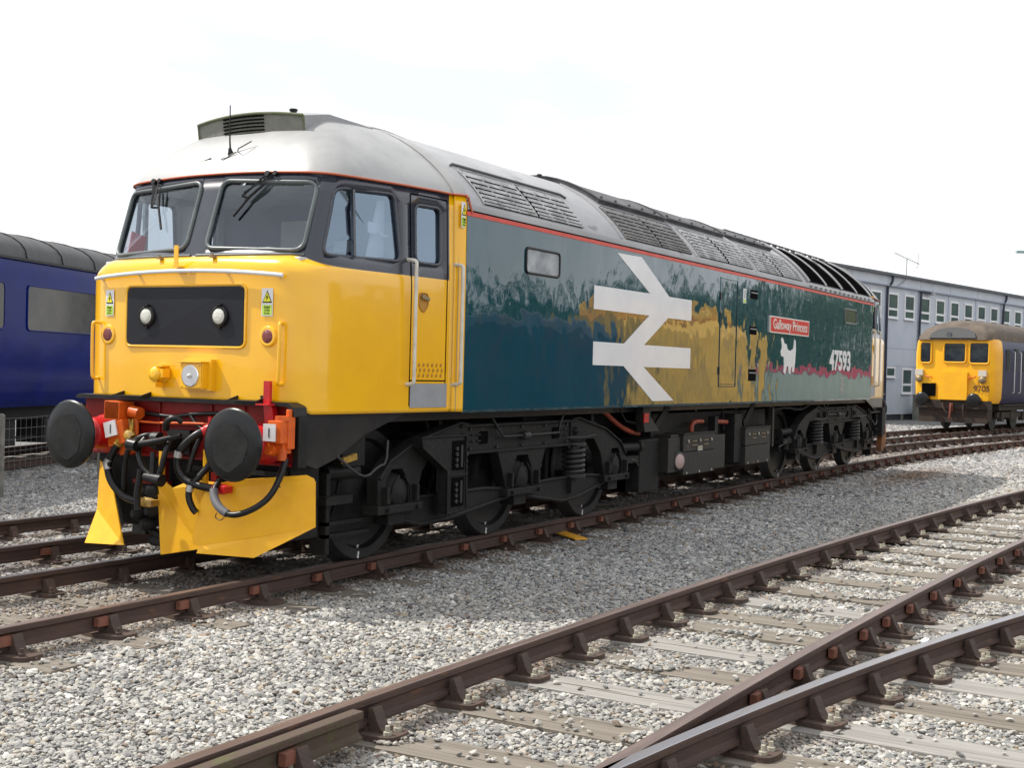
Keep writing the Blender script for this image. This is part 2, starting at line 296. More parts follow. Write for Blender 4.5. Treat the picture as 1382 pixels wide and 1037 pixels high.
# ---------------------------------------------------------------- ground
GZ = -0.215
def gravel_mat(name, stone=False):
    m = bpy.data.materials.new(name); m.use_nodes = True; t = m.node_tree; b = t.nodes['Principled BSDF']; b.inputs['Roughness'].default_value = .85
    b.inputs['Specular IOR Level'].default_value = .3
    tcn = t.nodes.new('ShaderNodeTexCoord'); ln = t.links.new
    def cr_(els):
        r = t.nodes.new('ShaderNodeValToRGB'); r.color_ramp.interpolation = 'LINEAR'
        while len(r.color_ramp.elements) < len(els): r.color_ramp.elements.new(.5)
        for e, (p_, c) in zip(r.color_ramp.elements, els): e.position = p_; e.color = (*c, 1)
        return r
    ramp = [(0, (.13, .13, .135)), (.14, (.22, .22, .225)), (.40, (.30, .298, .29)), (.66, (.36, .353, .34)), (.84, (.46, .45, .43)), (.91, (.30, .25, .19)), (.95, (.42, .41, .39)), (1, (.62, .61, .59))]
    big = t.nodes.new('ShaderNodeTexNoise'); big.inputs['Scale'].default_value = .35; big.inputs['Detail'].default_value = 5; ln((t.nodes.new('ShaderNodeNewGeometry')).outputs['Position'], big.inputs['Vector'])
    if stone:
        at = t.nodes.new('ShaderNodeAttribute'); at.attribute_type = 'INSTANCER'; at.attribute_name = 'tone'; r = cr_(ramp); ln(at.outputs['Fac'], r.inputs[0]); base = r.outputs[0]
        n = t.nodes.new('ShaderNodeTexNoise'); n.inputs['Scale'].default_value = 3; n.inputs['Detail'].default_value = 5; ln(tcn.outputs['Object'], n.inputs['Vector'])
        mr = t.nodes.new('ShaderNodeMapRange'); mr.inputs['To Min'].default_value = .72; mr.inputs['To Max'].default_value = 1.22; ln(n.outputs['Fac'], mr.inputs[0])
        h = t.nodes.new('ShaderNodeVectorMath'); h.operation = 'SCALE'; ln(base, h.inputs[0]); ln(mr.outputs[0], h.inputs['Scale']); base = h.outputs[0]
    else:
        v = t.nodes.new('ShaderNodeTexVoronoi'); v.inputs['Scale'].default_value = 30; ln(tcn.outputs['Object'], v.inputs['Vector'])
        sp = t.nodes.new('ShaderNodeSeparateColor'); ln(v.outputs['Color'], sp.inputs[0]); r = cr_(ramp); ln(sp.outputs[0], r.inputs[0])
        dm = t.nodes.new('ShaderNodeMapRange'); dm.inputs['From Min'].default_value = .0; dm.inputs['From Max'].default_value = .55; dm.inputs['To Min'].default_value = 1.0; dm.inputs['To Max'].default_value = .5  # gaps between stones darkened in the colour to look like shadow
        ln(v.outputs['Distance'], dm.inputs[0])
        h = t.nodes.new('ShaderNodeVectorMath'); h.operation = 'SCALE'; ln(r.outputs[0], h.inputs[0]); ln(dm.outputs[0], h.inputs['Scale']); base = h.outputs[0]
        inv = t.nodes.new('ShaderNodeMath'); inv.operation = 'SUBTRACT'; inv.inputs[0].default_value = 1; ln(v.outputs['Distance'], inv.inputs[1])
        bn = t.nodes.new('ShaderNodeBump'); bn.inputs['Strength'].default_value = 1; bn.inputs['Distance'].default_value = .02; ln(inv.outputs[0], bn.inputs['Height']); ln(bn.outputs[0], b.inputs['Normal'])
    # broad dirt variation (oil and dust lying on the ballast)
    mr2 = t.nodes.new('ShaderNodeMapRange'); mr2.inputs['From Min'].default_value = .35; mr2.inputs['From Max'].default_value = .65; mr2.inputs['To Min'].default_value = .86; mr2.inputs['To Max'].default_value = 1.08; ln(big.outputs['Fac'], mr2.inputs[0])
    if stone:
        ra_ = t.nodes.new('ShaderNodeAttribute'); ra_.attribute_type = 'INSTANCER'; ra_.attribute_name = 'rust'
        xr = t.nodes.new('ShaderNodeMix'); xr.data_type = 'RGBA'; xr.blend_type = 'MULTIPLY'; xr.inputs[7].default_value = (.50, .36, .27, 1); ln(ra_.outputs['Fac'], xr.inputs[0]); ln(base, xr.inputs[6]); base = xr.outputs[2]
    h2 = t.nodes.new('ShaderNodeVectorMath'); h2.operation = 'SCALE'; ln(base, h2.inputs[0]); ln(mr2.outputs[0], h2.inputs['Scale'])
    # paler limestone in the turnout bed; the engine's shade painted in as greyer stone
    pos = t.nodes.new('ShaderNodeNewGeometry'); sx = t.nodes.new('ShaderNodeSeparateXYZ'); ln(pos.outputs['Position'], sx.inputs[0])
    e = t.nodes.new('ShaderNodeMapRange'); e.inputs['From Min'].default_value = -2.6; e.inputs['From Max'].default_value = -4.0; ln(sx.outputs[1], e.inputs[0])
    e2 = t.nodes.new('ShaderNodeMapRange'); e2.inputs['From Min'].default_value = 2.6; e2.inputs['From Max'].default_value = .4; ln(sx.outputs[0], e2.inputs[0])
    mxm = t.nodes.new('ShaderNodeMath'); mxm.operation = 'MAXIMUM'; ln(e.outputs[0], mxm.inputs[0]); ln(e2.outputs[0], mxm.inputs[1])
    e3 = t.nodes.new('ShaderNodeMapRange'); e3.inputs['From Min'].default_value = 1.2; e3.inputs['From Max'].default_value = .4; ln(sx.outputs[1], e3.inputs[0])
    mlt = t.nodes.new('ShaderNodeMath'); mlt.operation = 'MULTIPLY'; ln(mxm.outputs[0], mlt.inputs[0]); ln(e3.outputs[0], mlt.inputs[1])
    x = t.nodes.new('ShaderNodeMix'); x.data_type = 'RGBA'; x.blend_type = 'MULTIPLY'; x.inputs[0].default_value = 1
    g = cr_([(0, (.98, .98, .985)), (1, (1.10, 1.085, 1.04))]); ln(mlt.outputs[0], g.inputs[0]); ln(h2.outputs[0], x.inputs[6]); ln(g.outputs[0], x.inputs[7]); ln(x.outputs[2], b.inputs['Base Color'])
    return m
gm = gravel_mat('gravel_ground'); sm_ = gravel_mat('gravel_stone', True)
m = MB(); n = 60
rows = [[(x, y, GZ - .004) for y in np.concatenate([np.linspace(-400, -22, 8), np.linspace(-20, 20, 41), np.linspace(22, 600, 8)])] for x in np.concatenate([np.linspace(-400, -22, 8), np.linspace(-20, 60, 81), np.linspace(62, 800, 8)])]
m.grid(rows, smooth=False); gnd = m.build('ground', gm, kind='structure')
gnd['label'] = 'grey ballast gravel ground of the railway yard'

# ---------------------------------------------------------------- track centre lines
def cLoco(x): return 0.0 if x < 16 else -(x - 16) ** 2 / 200.0
def cBack(x):
    if x < 9: return 2.78
    return 2.78 - (x - 9) ** 2 / 480.0
def rA(x): return -3.56 - .0032 * (x + 3) ** 2 if x > -3 else -3.56
def rB(x): return rA(x) - 1.505
def rC(x):
    if x < -2.24: return -5.1 - .10 * (x + 2.24)
    return -5.1 - .12 * (x + 2.24) - .014 * (x + 2.24) ** 2
RPROF = [(-.034, -.002), (-.028, .0), (.028, .0), (.034, -.002), (.036, -.012), (.035, -.036), (.020, -.048), (.0095, -.056), (.0095, -.108), (.018, -.118), (.033, -.126), (.033, -.142), (-.033, -.142), (-.033, -.126), (-.018, -.118), (-.0095, -.108), (-.0095, -.056), (-.020, -.048), (-.035, -.036), (-.036, -.012)]
RPROF = [(a, b - .0005) for a, b in RPROF]
def rail(fy, x0, x1, parent, step=.6, top=railtop, side=railside, cut=None):
    m = MB(); xs = np.arange(x0, x1 + 1e-6, step); k = len(RPROF); vs = []
    for x in xs:
        d = (fy(x + .01) - fy(x - .01)) / .02; nx, ny = -d / math.hypot(1, d), 1 / math.hypot(1, d)
        vs += [(x + nx * a, fy(x) + ny * a, z) for a, z in RPROF]
    b = 0; m.v = [tuple(v) for v in vs]
    for i in range(len(xs) - 1):
        for j in range(k):
            m.f.append((i * k + j, i * k + (j + 1) % k, (i + 1) * k + (j + 1) % k, (i + 1) * k + j)); m.m.append(1 if j in (0, 1, 2) else 0); m.sm.append(False)
    m.f += [tuple(range(k)), tuple((len(xs) - 1) * k + j for j in reversed(range(k)))]; m.m += [0, 0]; m.sm += [False, False]
    return m.build('rail', [side, top], parent)
# rail chair at origin, rail along +x, outward side = -y ; base z = -.193
def chair_mesh(bolts):
    m = MB(); zb = -.192
    m.prismZ(rpoly([(-.095, -.22), (.095, -.22), (.115, 0), (.09, .18), (-.09, .18), (-.115, 0)], .06, 3), zb, zb + .028)
    jaw = [(-.155, zb + .028), (-.05, zb + .028), (-.040, -.118), (-.040, -.052), (-.066, -.046), (-.090, -.10), (-.115, -.145)]
    m.prism(jaw, lambda a, b: (-.038, a, b), lambda a, b: (.038, a, b))
    jaw2 = [(.045, zb + .028), (.13, zb + .028), (.095, -.13), (.066, -.07), (.038, -.062), (.030, -.115)]
    m.prism(jaw2, lambda a, b: (-.038, a, b), lambda a, b: (.038, a, b))
    m.box(-.045, .045, -.055, .055, zb + .02, -.1435)
    for x, y in ((-.045, -.165), (.045, .135)):
        m.lathe([(0, .022), (.018, .022), (.020, .013), (.048, .012)], (x, y, zb + .027), (0, 0, 1), 8, 1 if bolts else 0, False)
    if bolts: m.lathe([(0, .022), (.018, .022), (.020, .013), (.045, .012)], (.048, -.16, zb + .027), (0, 0, 1), 8, 1, False)
    return m.mesh('rail_chair', [chairm, boltm])
def key_mesh(side=-1):
    m = MB(); m.obox((0, side * .042, -.083), .125, .040, .060, Matrix.Rotation(R(2), 3, 'Z')); me = m.mesh('rail_key', [keym]); return me  # oak key
CH0, CH1, KEYn, KEYp = chair_mesh(False), chair_mesh(True), key_mesh(-1), key_mesh(1)
# jaws sit outside (-y); with the key on the outer side the key fills between jaw and web
def sleeper_mesh(length, mt, w=.25, seed=0):
    rr = random.Random(seed); m = MB(); k = 10; rows = []
    for sgn in (0,):
        prof = [(-w / 2, -.30), (-w / 2, -.198), (-w / 2 + .012, -.1905), (w / 2 - .012, -.1905), (w / 2, -.198), (w / 2, -.30)]
        ys = np.linspace(-length / 2, length / 2, k)
        for y in ys: rows.append([(x + rr.uniform(-.004, .004), y, z + (rr.uniform(-.004, .001) if z > -.25 else 0)) for x, z in prof])
    m.grid(rows, smooth=False); m.add(rows[0], [(0, 1, 2, 3, 4, 5)]); m.add(rows[-1], [(5, 4, 3, 2, 1, 0)])
    return m.mesh('sleeper', [mt])
SL = [sleeper_mesh(2.55, wood, seed=i) for i in range(4)]
def lobj(name, me, T, parent):
    o = bpy.data.objects.new(name, me); COL.objects.link(o); o.matrix_basis = T; return par(o, parent)
def track(root, fc, xs, label_bolts=False, keys=True):
    for i, x in enumerate(xs):
        d = (fc(x + .01) - fc(x - .01)) / .02; a = math.atan(d); T = Matrix.Translation((x, fc(x), 0)) @ Matrix.Rotation(a + R(random.uniform(-.8, .8)), 4, 'Z')
        s = lobj('sleeper', SL[i % 4], T, root); T0 = Matrix.Translation((x, fc(x), 0)) @ Matrix.Rotation(a, 4, 'Z')
        for sg in (-1, 1):
            Tc = T0 @ Matrix.Translation((random.uniform(-.01, .01), sg * .7525, 0)) @ (Matrix.Rotation(math.pi, 4, 'Z') if sg > 0 else Matrix.Identity(4))
            lobj('rail_chair', CH0, Tc, s)
            if keys and random.random() > .12: lobj('rail_key', KEYn, Tc @ Matrix.Translation((random.uniform(-.075, -.045) * (1 if sg < 0 else -1), 0, 0)), s)
t1 = empty('railway_track', (0, 0, 0), label='brown railway track that the teal and yellow diesel locomotive stands on', cat='railway track')
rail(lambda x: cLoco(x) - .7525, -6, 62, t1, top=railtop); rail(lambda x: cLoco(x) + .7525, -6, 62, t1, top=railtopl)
track(t1, cLoco, [-1.75 + .77 * k for k in range(-5, 80)])
t2 = empty('railway_track', (0, 2.78, 0), label='rusty railway track between the wire fence and the locomotive,', cat='railway track')
rail(lambda x: cBack(x) - .7525, -6, 84, t2, top=railtopl); rail(lambda x: cBack(x) + .7525, -6, 84, t2, top=railtopl)
track(t2, cBack, [-1.4 + .78 * k for k in range(-4, 95)])
# ---- turnout in the foreground
t3 = empty('railway_turnout', (0, -4.4, 0), label='rusty foreground turnout with four rails and long weathered timbers in pale ballast', cat='railway turnout')
rail(rA, -7, 40, t3, step=.5); rail(rB, -2.5, 40, t3, step=.5, top=railtop); rail(rC, -7, 14, t3, step=.4, top=railshine)
rail(lambda x: rA(x) - .125, -7, -2.12, t3, step=.244, top=railmoss, side=railmoss)
rail(lambda x: rC(x) - 1.52, -7, 14, t3, step=.5)
TS = [sleeper_mesh(1.0, wood, .30, seed=9), sleeper_mesh(1.0, woodl, .30, seed=10)]
tx = [-6.4, -5.6, -4.85, -4.1, -3.35, -2.62, -1.874, -1.124, -.378, .355, 1.037, 1.733, 2.30, 2.95, 3.68, 4.50, 5.41, 6.17]
tx += [6.95 + .77 * k for k in range(43)]
for i, x in enumerate(tx):
    y1 = rA(x) + .50; long_ = x < 9.5; y0 = (rC(x) - 1.95) if long_ else rB(x) - .5
    d = (rA(x + .1) - rA(x - .1)) / .2; a = math.atan(d); pale = i in (8, 10, 13)
    me = TS[1 if pale else 0]; ym = (y0 + y1) / 2
    T = Matrix.Translation((x - (ym - rA(x)) * d * 0, ym, 0)) @ Matrix.Rotation(a + R(random.uniform(-1.2, 1.2)), 4, 'Z') @ Matrix.Scale(y1 - y0, 4, (0, 1, 0))
    s = lobj('sleeper', me, T, t3)
    lobj('rail_chair', CH1, Matrix.Translation((x, rA(x) - (.0 if x > -2.3 else .0), 0)) @ Matrix.Rotation(a, 4, 'Z'), s)
    if x > -2.4:
        Tb = Matrix.Translation((x, rB(x), 0)) @ Matrix.Rotation(a, 4, 'Z'); 
        if x > -.6: lobj('rail_chair', CH0, Tb, s); lobj('rail_key', KEYn, Tb @ Matrix.Translation((-.06, 0, 0)), s)
    if long_:
        ac = math.atan((rC(x + .1) - rC(x - .1)) / .2)
        lobj('rail_chair', CH1, Matrix.Translation((x + .03, rC(x), 0)) @ Matrix.Rotation(ac, 4, 'Z'), s)
        lobj('rail_chair', CH1, Matrix.Translation((x + .03, rC(x) - 1.52, 0)) @ Matrix.Rotation(ac + math.pi, 4, 'Z'), s)
    if x < -2.3:
        Tk = Matrix.Translation((x, rA(x) - .125, 0)); lobj('rail_chair', CH0, Tk, s); lobj('rail_key', KEYn, Tk @ Matrix.Translation((-.05, 0, 0)), s)

# ---------------------------------------------------------------- ballast stones (one mass)
def stone_field():
    P = []; S = []
    Mi = M.inverted(); 
    bands = [(1.2, 7.0, .0225), (7.0, 12.5, .0265), (12.5, 20, .035), (20, 34, .055), (34, 52, .10)]
    C0 = np.array([-7.1761, -7.3680]); fw = np.array([cf.x, cf.y]); fw /= np.linalg.norm(fw); rt = np.array([fw[1], -fw[0]])
    for d0, d1, sp in bands:
        ext = 1.0 + d1 * .44
        a = np.arange(d0, d1, sp); b = np.arange(-ext, ext, sp); A, B = np.meshgrid(a, b, indexing='ij'); A = A.ravel(); B = B.ravel()
        A = A + rng.uniform(-.5, .5, A.size) * sp * .9; B = B + rng.uniform(-.5, .5, B.size) * sp * .9
        k = np.abs(B) < .45 + A * .415; A = A[k]; B = B[k]
        XY = C0 + A[:, None] * fw + B[:, None] * rt
        P.append(XY); S.append(np.full(len(XY), sp))
    P = np.concatenate(P); S = np.concatenate(S); X = P[:, 0]; Y = P[:, 1]
    keep = Y < 11 + X * .1
    keep &= ~((X > 9) & (X < 22) & (Y > 4.6))
    cl = np.where(X < 16, 0, -(X - 16) ** 2 / 200.0); cb = np.where(X < 9, 2.78, 2.78 - (X - 9) ** 2 / 480.0)
    ra = np.where(X > -3, -3.56 - .0032 * (X + 3) ** 2, -3.56); rc = np.where(X < -2.24, -5.1 - .10 * (X + 2.24), -5.1 - .12 * (X + 2.24) - .014 * (X + 2.24) ** 2)
    z = GZ + rng.uniform(-.006, .012, X.size); u = rng.random(X.size)
    def sl(x0, sp, n0, n1, yc, hw, prob):
        nonlocal keep
        k = np.round((X - x0) / sp); on = (np.abs(X - (x0 + k * sp)) < .115) & (k >= n0) & (k <= n1) & (np.abs(Y - yc) < hw)
        # patches of stones lying on the timbers
        pn = np.sin(X * 5.1 + Y * 3.3) * np.cos(Y * 4.7 - X * 2.1 + k * 1.7)
        drop = on & ~((u < prob) | ((pn > .6) & (u < .75))); keep &= ~drop; z[on] = -.182
    sl(-1.75, .77, -5, 79, cl, 1.27, .08); sl(-1.4, .78, -4, 94, cb, 1.27, .3)
    for i, x in enumerate(tx):
        d = np.where(X > -3, -.0064 * (x + 3), 0); long_ = x < 9.5
        on = (np.abs(X - x + .02 * np.sin(Y * 9 + i)) < .118 + .02 * np.sin(Y * 4.3 + i * 2)) & (Y < ra + .5) & (Y > (rc - 1.95 if long_ else ra - 2.0))
        pn = np.sin(X * 6.1 + Y * 2.3 + i) * np.cos(Y * 3.7 + i * 1.7)
        pr = .10 if i not in (8, 10, 13) else .04
        drop = on & ~((u < pr * .5) | ((pn > .60) & (u < .7) & (i not in (8, 10)))); keep &= ~drop; z[on] = -.182
    for ry in (cl - .7525, cl + .7525, cb - .7525, cb + .7525, ra, ra - 1.505, rc):
        near_ = np.abs(Y - ry) < .05; z[near_] = np.minimum(z[near_], -.21)
    # ballast heaped a little between the timbers and on the shoulders
    inner = (Y < ra + .3) & (Y > rc - 2); z += np.where(inner & (z < -.19), -.006, 0)
    dist = np.full(X.size, 9.0)
    for ry in (cl - .7525, cl + .7525, cb - .7525, cb + .7525, ra, ra - 1.505, rc): dist = np.minimum(dist, np.abs(Y - ry))
    rust = np.clip(1 - dist / .34, 0, 1) * rng.uniform(.25, 1, X.size) + np.where(rng.random(X.size) < .03, .8, 0)
    oil = np.exp(-((X - 18.3) ** 2 / 6.0 + (Y + 1.9) ** 2 / .25)) + .8 * np.where(np.abs(Y - cl) < .5, rng.uniform(.2, .9, X.size), 0); rust = np.clip(rust + oil, 0, 1)
    P = np.column_stack([X, Y, z])[keep]; S = S[keep]; rust = rust[keep]
    me = bpy.data.meshes.new('gravel'); me.vertices.add(len(P)); me.vertices.foreach_set('co', P.astype(np.float32).ravel())
    sc = (S * .555 * rng.lognormal(-.02, .27, len(S))).astype(np.float32)
    a = me.attributes.new('size', 'FLOAT', 'POINT'); a.data.foreach_set('value', sc)
    tn = rng.random(len(S)).astype(np.float32); a = me.attributes.new('tone', 'FLOAT', 'POINT'); a.data.foreach_set('value', tn)
    rot = (rng.random((len(S), 3)) * 6.283 * np.array([.16, .16, 1]) + np.array([-.5, -.5, 0])).astype(np.float32); a = me.attributes.new('rot', 'FLOAT_VECTOR', 'POINT'); a.data.foreach_set('vector', rot.ravel())
    a = me.attributes.new('rust', 'FLOAT', 'POINT'); a.data.foreach_set('value', rust.astype(np.float32))
    vi = rng.integers(0, 6, len(S)).astype(np.int32); a = me.attributes.new('variant', 'INT', 'POINT'); a.data.foreach_set('value', vi)
    me.update(); o = bpy.data.objects.new('gravel', me); COL.objects.link(o)
    g = bpy.data.node_groups.new('stones', 'GeometryNodeTree'); g.interface.new_socket('Geometry', in_out='INPUT', socket_type='NodeSocketGeometry'); g.interface.new_socket('Geometry', in_out='OUTPUT', socket_type='NodeSocketGeometry')
    N = g.nodes; Lk = g.links.new; gi = N.new('NodeGroupInput'); go = N.new('NodeGroupOutput'); ip = N.new('GeometryNodeInstanceOnPoints'); gj = N.new('GeometryNodeGeometryToInstance')
    for k in range(6):
        ic = N.new('GeometryNodeMeshIcoSphere'); ic.inputs['Radius'].default_value = 1; ic.inputs['Subdivisions'].default_value = 2
        tr = N.new('GeometryNodeTransform'); tr.inputs['Scale'].default_value = (1.25 - .08 * k, .98 + .03 * k, .52 + .05 * (k % 3))
        sp = N.new('GeometryNodeSetPosition'); no = N.new('ShaderNodeTexNoise'); no.inputs['Scale'].default_value = .8; no.noise_dimensions = '4D'; no.inputs['W'].default_value = k * 3.7; no.inputs['Detail'].default_value = 1.5
        sb = N.new('ShaderNodeVectorMath'); sb.operation = 'SUBTRACT'; sb.inputs[1].default_value = (.5, .5, .5); sc_ = N.new('ShaderNodeVectorMath'); sc_.operation = 'SCALE'; sc_.inputs['Scale'].default_value = 1.9
        Lk(no.outputs['Color'], sb.inputs[0]); Lk(sb.outputs[0], sc_.inputs[0]); Lk(ic.outputs['Mesh'], sp.inputs['Geometry']); Lk(sc_.outputs[0], sp.inputs['Offset'])
        smt = N.new('GeometryNodeSetMaterial'); smt.inputs['Material'].default_value = sm_
        Lk(sp.outputs[0], tr.inputs[0]); Lk(tr.outputs[0], smt.inputs[0]); Lk(smt.outputs[0], gj.inputs[0])
    def attr(nm, ty):
        q = N.new('GeometryNodeInputNamedAttribute'); q.data_type = ty; q.inputs['Name'].default_value = nm; return q.outputs[0]
    Lk(gi.outputs[0], ip.inputs['Points']); Lk(gj.outputs[0], ip.inputs['Instance']); ip.inputs['Pick Instance'].default_value = True
    Lk(attr('variant', 'INT'), ip.inputs['Instance Index']); 
    e2r = N.new('FunctionNodeEulerToRotation'); Lk(attr('rot', 'FLOAT_VECTOR'), e2r.inputs[0]); Lk(e2r.outputs[0], ip.inputs['Rotation']); Lk(attr('size', 'FLOAT'), ip.inputs['Scale']); Lk(ip.outputs[0], go.inputs[0])
    md = o.modifiers.new('stones', 'NODES'); md.node_group = g
    tag(o, label='loose grey and white ballast stones covering the yard between the tracks', kind='stuff')
    print('stones', len(P))
stone_field()

# ================================================================ the diesel locomotive
LX = 19.38
loco = empty('diesel_locomotive', (LX / 2, 0, 0), label='large diesel locomotive with yellow cab, teal side, white double arrow and silver grey roof', cat='locomotive')
ZB = 1.285
# ---- cab plan curves (front -> back, half side, y>0): lower, window sill, top
PL = [(.475, 0), (.476, .3), (.48, .6), (.495, .86), (.515, .98), (.55, 1.07), (.60, 1.135), (.68, 1.18), (.80, 1.21), (1.1, 1.24), (1.7, 1.285), (2.33, 1.325), (2.38, 1.34), (2.44, 1.375), (2.49, 1.395)]
PW = [(.565, 0), (.575, .3), (.60, .6), (.65, .88), (.69, 1.0), (.735, 1.08), (.79, 1.135), (.87, 1.175), (.98, 1.20), (1.2, 1.225), (1.7, 1.275), (2.33, 1.325), (2.38, 1.34), (2.44, 1.375), (2.49, 1.395)]
PT = [(.80, 0), (.803, .3), (.825, .6), (.86, .88), (.90, .99), (.95, 1.06), (1.01, 1.11), (1.09, 1.15), (1.18, 1.175), (1.35, 1.20), (1.7, 1.245), (2.33, 1.30), (2.38, 1.325), (2.44, 1.365), (2.49, 1.39)]
def dens(P, k=3):
    P = [Vector(p) for p in P]; out_ = []
    for i in range(len(P) - 1):
        p0 = P[max(i - 1, 0)]; p1 = P[i]; p2 = P[i + 1]; p3 = P[min(i + 2, len(P) - 1)]
        if i == 0: p0 = Vector((p2.x, -p2.y))
        for j in range(k):
            t = j / k; out_.append(.5 * ((2 * p1) + (-p0 + p2) * t + (2 * p0 - 5 * p1 + 4 * p2 - p3) * t * t + (-p0 + 3 * p1 - 3 * p2 + p3) * t ** 3))
    out_.append(P[-1]); return out_
DL, DW, DT = dens(PL), dens(PW), dens(PT); NP = len(DL)
def waist(i): # height of the yellow / dark boundary
    y = DL[i].y; x = DL[i].x; t = max(0, min(1, (y - .9) / .35)); t = t * t * (3 - 2 * t); return 2.515 * (1 - t) + 2.435 * t
def level(i, w):
    """w in 0..1 lower, 1..2 nose rounding up to sill, 2..3 window band"""
    zw = waist(i); xb = max(0, 1 - abs(DL[i].y) / 1.2) if DL[i].x < .8 else 0
    zb = 1.285 + .075 * max(0, min(1, (1.16 - DL[i].y) / .06)); frontness = max(0, min(1, (1.15 - DL[i].x) / .4))
    if w <= 1: z = zb + (zw - .12 - zb) * w; return DL[i].x, DL[i].y, z
    if w <= 2:
        t = w - 1; z = zw - .12 + .12 * t; k = (1 - math.sqrt(max(0, 1 - t * t)))
        p = DL[i] * (1 - k) + DW[i] * k; return p.x, p.y, z
    t = w - 2; p = DW[i] * (1 - t) + DT[i] * t; zt = 3.205 - .035 * (1 if False else max(0, min(1, (DT[i].y) / 1.15))) ** 2 * (1 if DT[i].x < 1.2 else max(0, 1 - (DT[i].x - 1.2) / 1.0)) ; zt -= .02 * max(0, (DT[i].x - 1.2) / 1.29)
    return p.x, p.y, zw + (zt - zw) * t
WL = [0, .03, .25, .5, .75, .97, 1.0, 1.2, 1.4, 1.6, 1.75, 1.88, 1.96, 2.0, 2.02, 2.2, 2.4, 2.6, 2.8, 3.0]
def side_y(x, z):
    # y of the cab side at given x,z
    best = None
    for i in range(NP - 1):
        lo = level(i, 0.5) if z < waist(i) - .12 else None
        def at(i):
            if z < waist(i) - .12: return level(i, .5)
            if z < waist(i): return level(i, 1 + (z - waist(i) + .12) / .12)
            a = level(i, 2); b = level(i, 3); t = (z - a[2]) / (b[2] - a[2]); return (a[0] + (b[0] - a[0]) * t, a[1] + (b[1] - a[1]) * t, z)
        a = at(i); b = at(i + 1)
        if a[0] <= x <= b[0] + 1e-6 and a[1] > .9: t = (x - a[0]) / max(1e-6, b[0] - a[0]); return a[1] + (b[1] - a[1]) * t
    return 1.25
def front_x(y, z):
    y = abs(y)
    for i in range(NP - 1):
        def at(i):
            if z < waist(i) - .12: return level(i, .5)
            if z < waist(i): return level(i, 1 + (z - waist(i) + .12) / .12)
            a = level(i, 2); b = level(i, 3); t = (z - a[2]) / (b[2] - a[2]); return (a[0] + (b[0] - a[0]) * t, a[1] + (b[1] - a[1]) * t, z)
        a = at(i); b = at(i + 1)
        if a[1] <= y <= b[1] + 1e-6: t = (y - a[1]) / max(1e-6, b[1] - a[1]); return a[0] + (b[0] - a[0]) * t
    return .5
m = MB(); rows = []
for w in WL:
    half = [level(i, w) for i in range(NP)]
    rows.append([(x, y, z) for x, y, z in reversed(half)] + [(x, -y, z) for x, y, z in half[1:]])
nn = len(rows[0])
def cabmat(i, j):
    x = rows[i][j][0]
    if WL[i] >= 2.0 - 1e-6: return 1 if x > 2.32 else 0
    return 1
m.grid(rows, mf=cabmat)
shell = m.build('cab', [surround, yellow, interior], None, fix=False)
sd = shell.modifiers.new('s', 'SOLIDIFY'); sd.thickness = .045; sd.offset = -1; sd.material_offset = 2; sd.material_offset_rim = 0
# window openings
WSN = [(-.105, 2.583), (-1.005, 2.552), (-1.005, 3.105), (-.110, 3.150)]          # (y, z) near windscreen, mirrored for the other
SW1 = [(.80, 2.525), (1.66, 2.545), (1.59, 3.095), (.965, 3.072)]                   # (x, z) side window
DW1 = [(1.86, 2.555), (2.21, 2.555), (2.21, 3.05), (1.86, 3.045)]                   # (x, z) door window
cuts = MB()
for s in (-1, 1):
    p = rpoly([(y * -s, z) for y, z in WSN], .085, 5); cuts.prismX(p, .35, 1.02)
    cuts.prismY(rpoly(SW1, .075, 5), s * 1.0, s * 1.5); cuts.prismY(rpoly(DW1, .06, 5), s * 1.0, s * 1.5)
cutter = cuts.build('cutter', [surround])
# check orientation: solidify should go inward
def bool_cut(o, c):
    b = o.modifiers.new('b', 'BOOLEAN'); b.object = c; b.operation = 'DIFFERENCE'; b.solver = 'EXACT'
    me = evaluated(o); o.modifiers.clear(); o.data = me; return o
bool_cut(shell, cutter); bpy.data.objects.remove(cutter)
par(shell, loco); shell['label'] = 'yellow cab with dark blue grey window band'
cab_parts = [shell]
def P_(mb, name, mats, parent=shell, **k):
    o = mb.build(name, mats, parent, **k); return o
def on_front(y, z, off=0): return Vector((front_x(y, z) - off, y, z))
def on_side(x, z, s, off=0): return Vector((x, s * (side_y(x, z) + off), z))
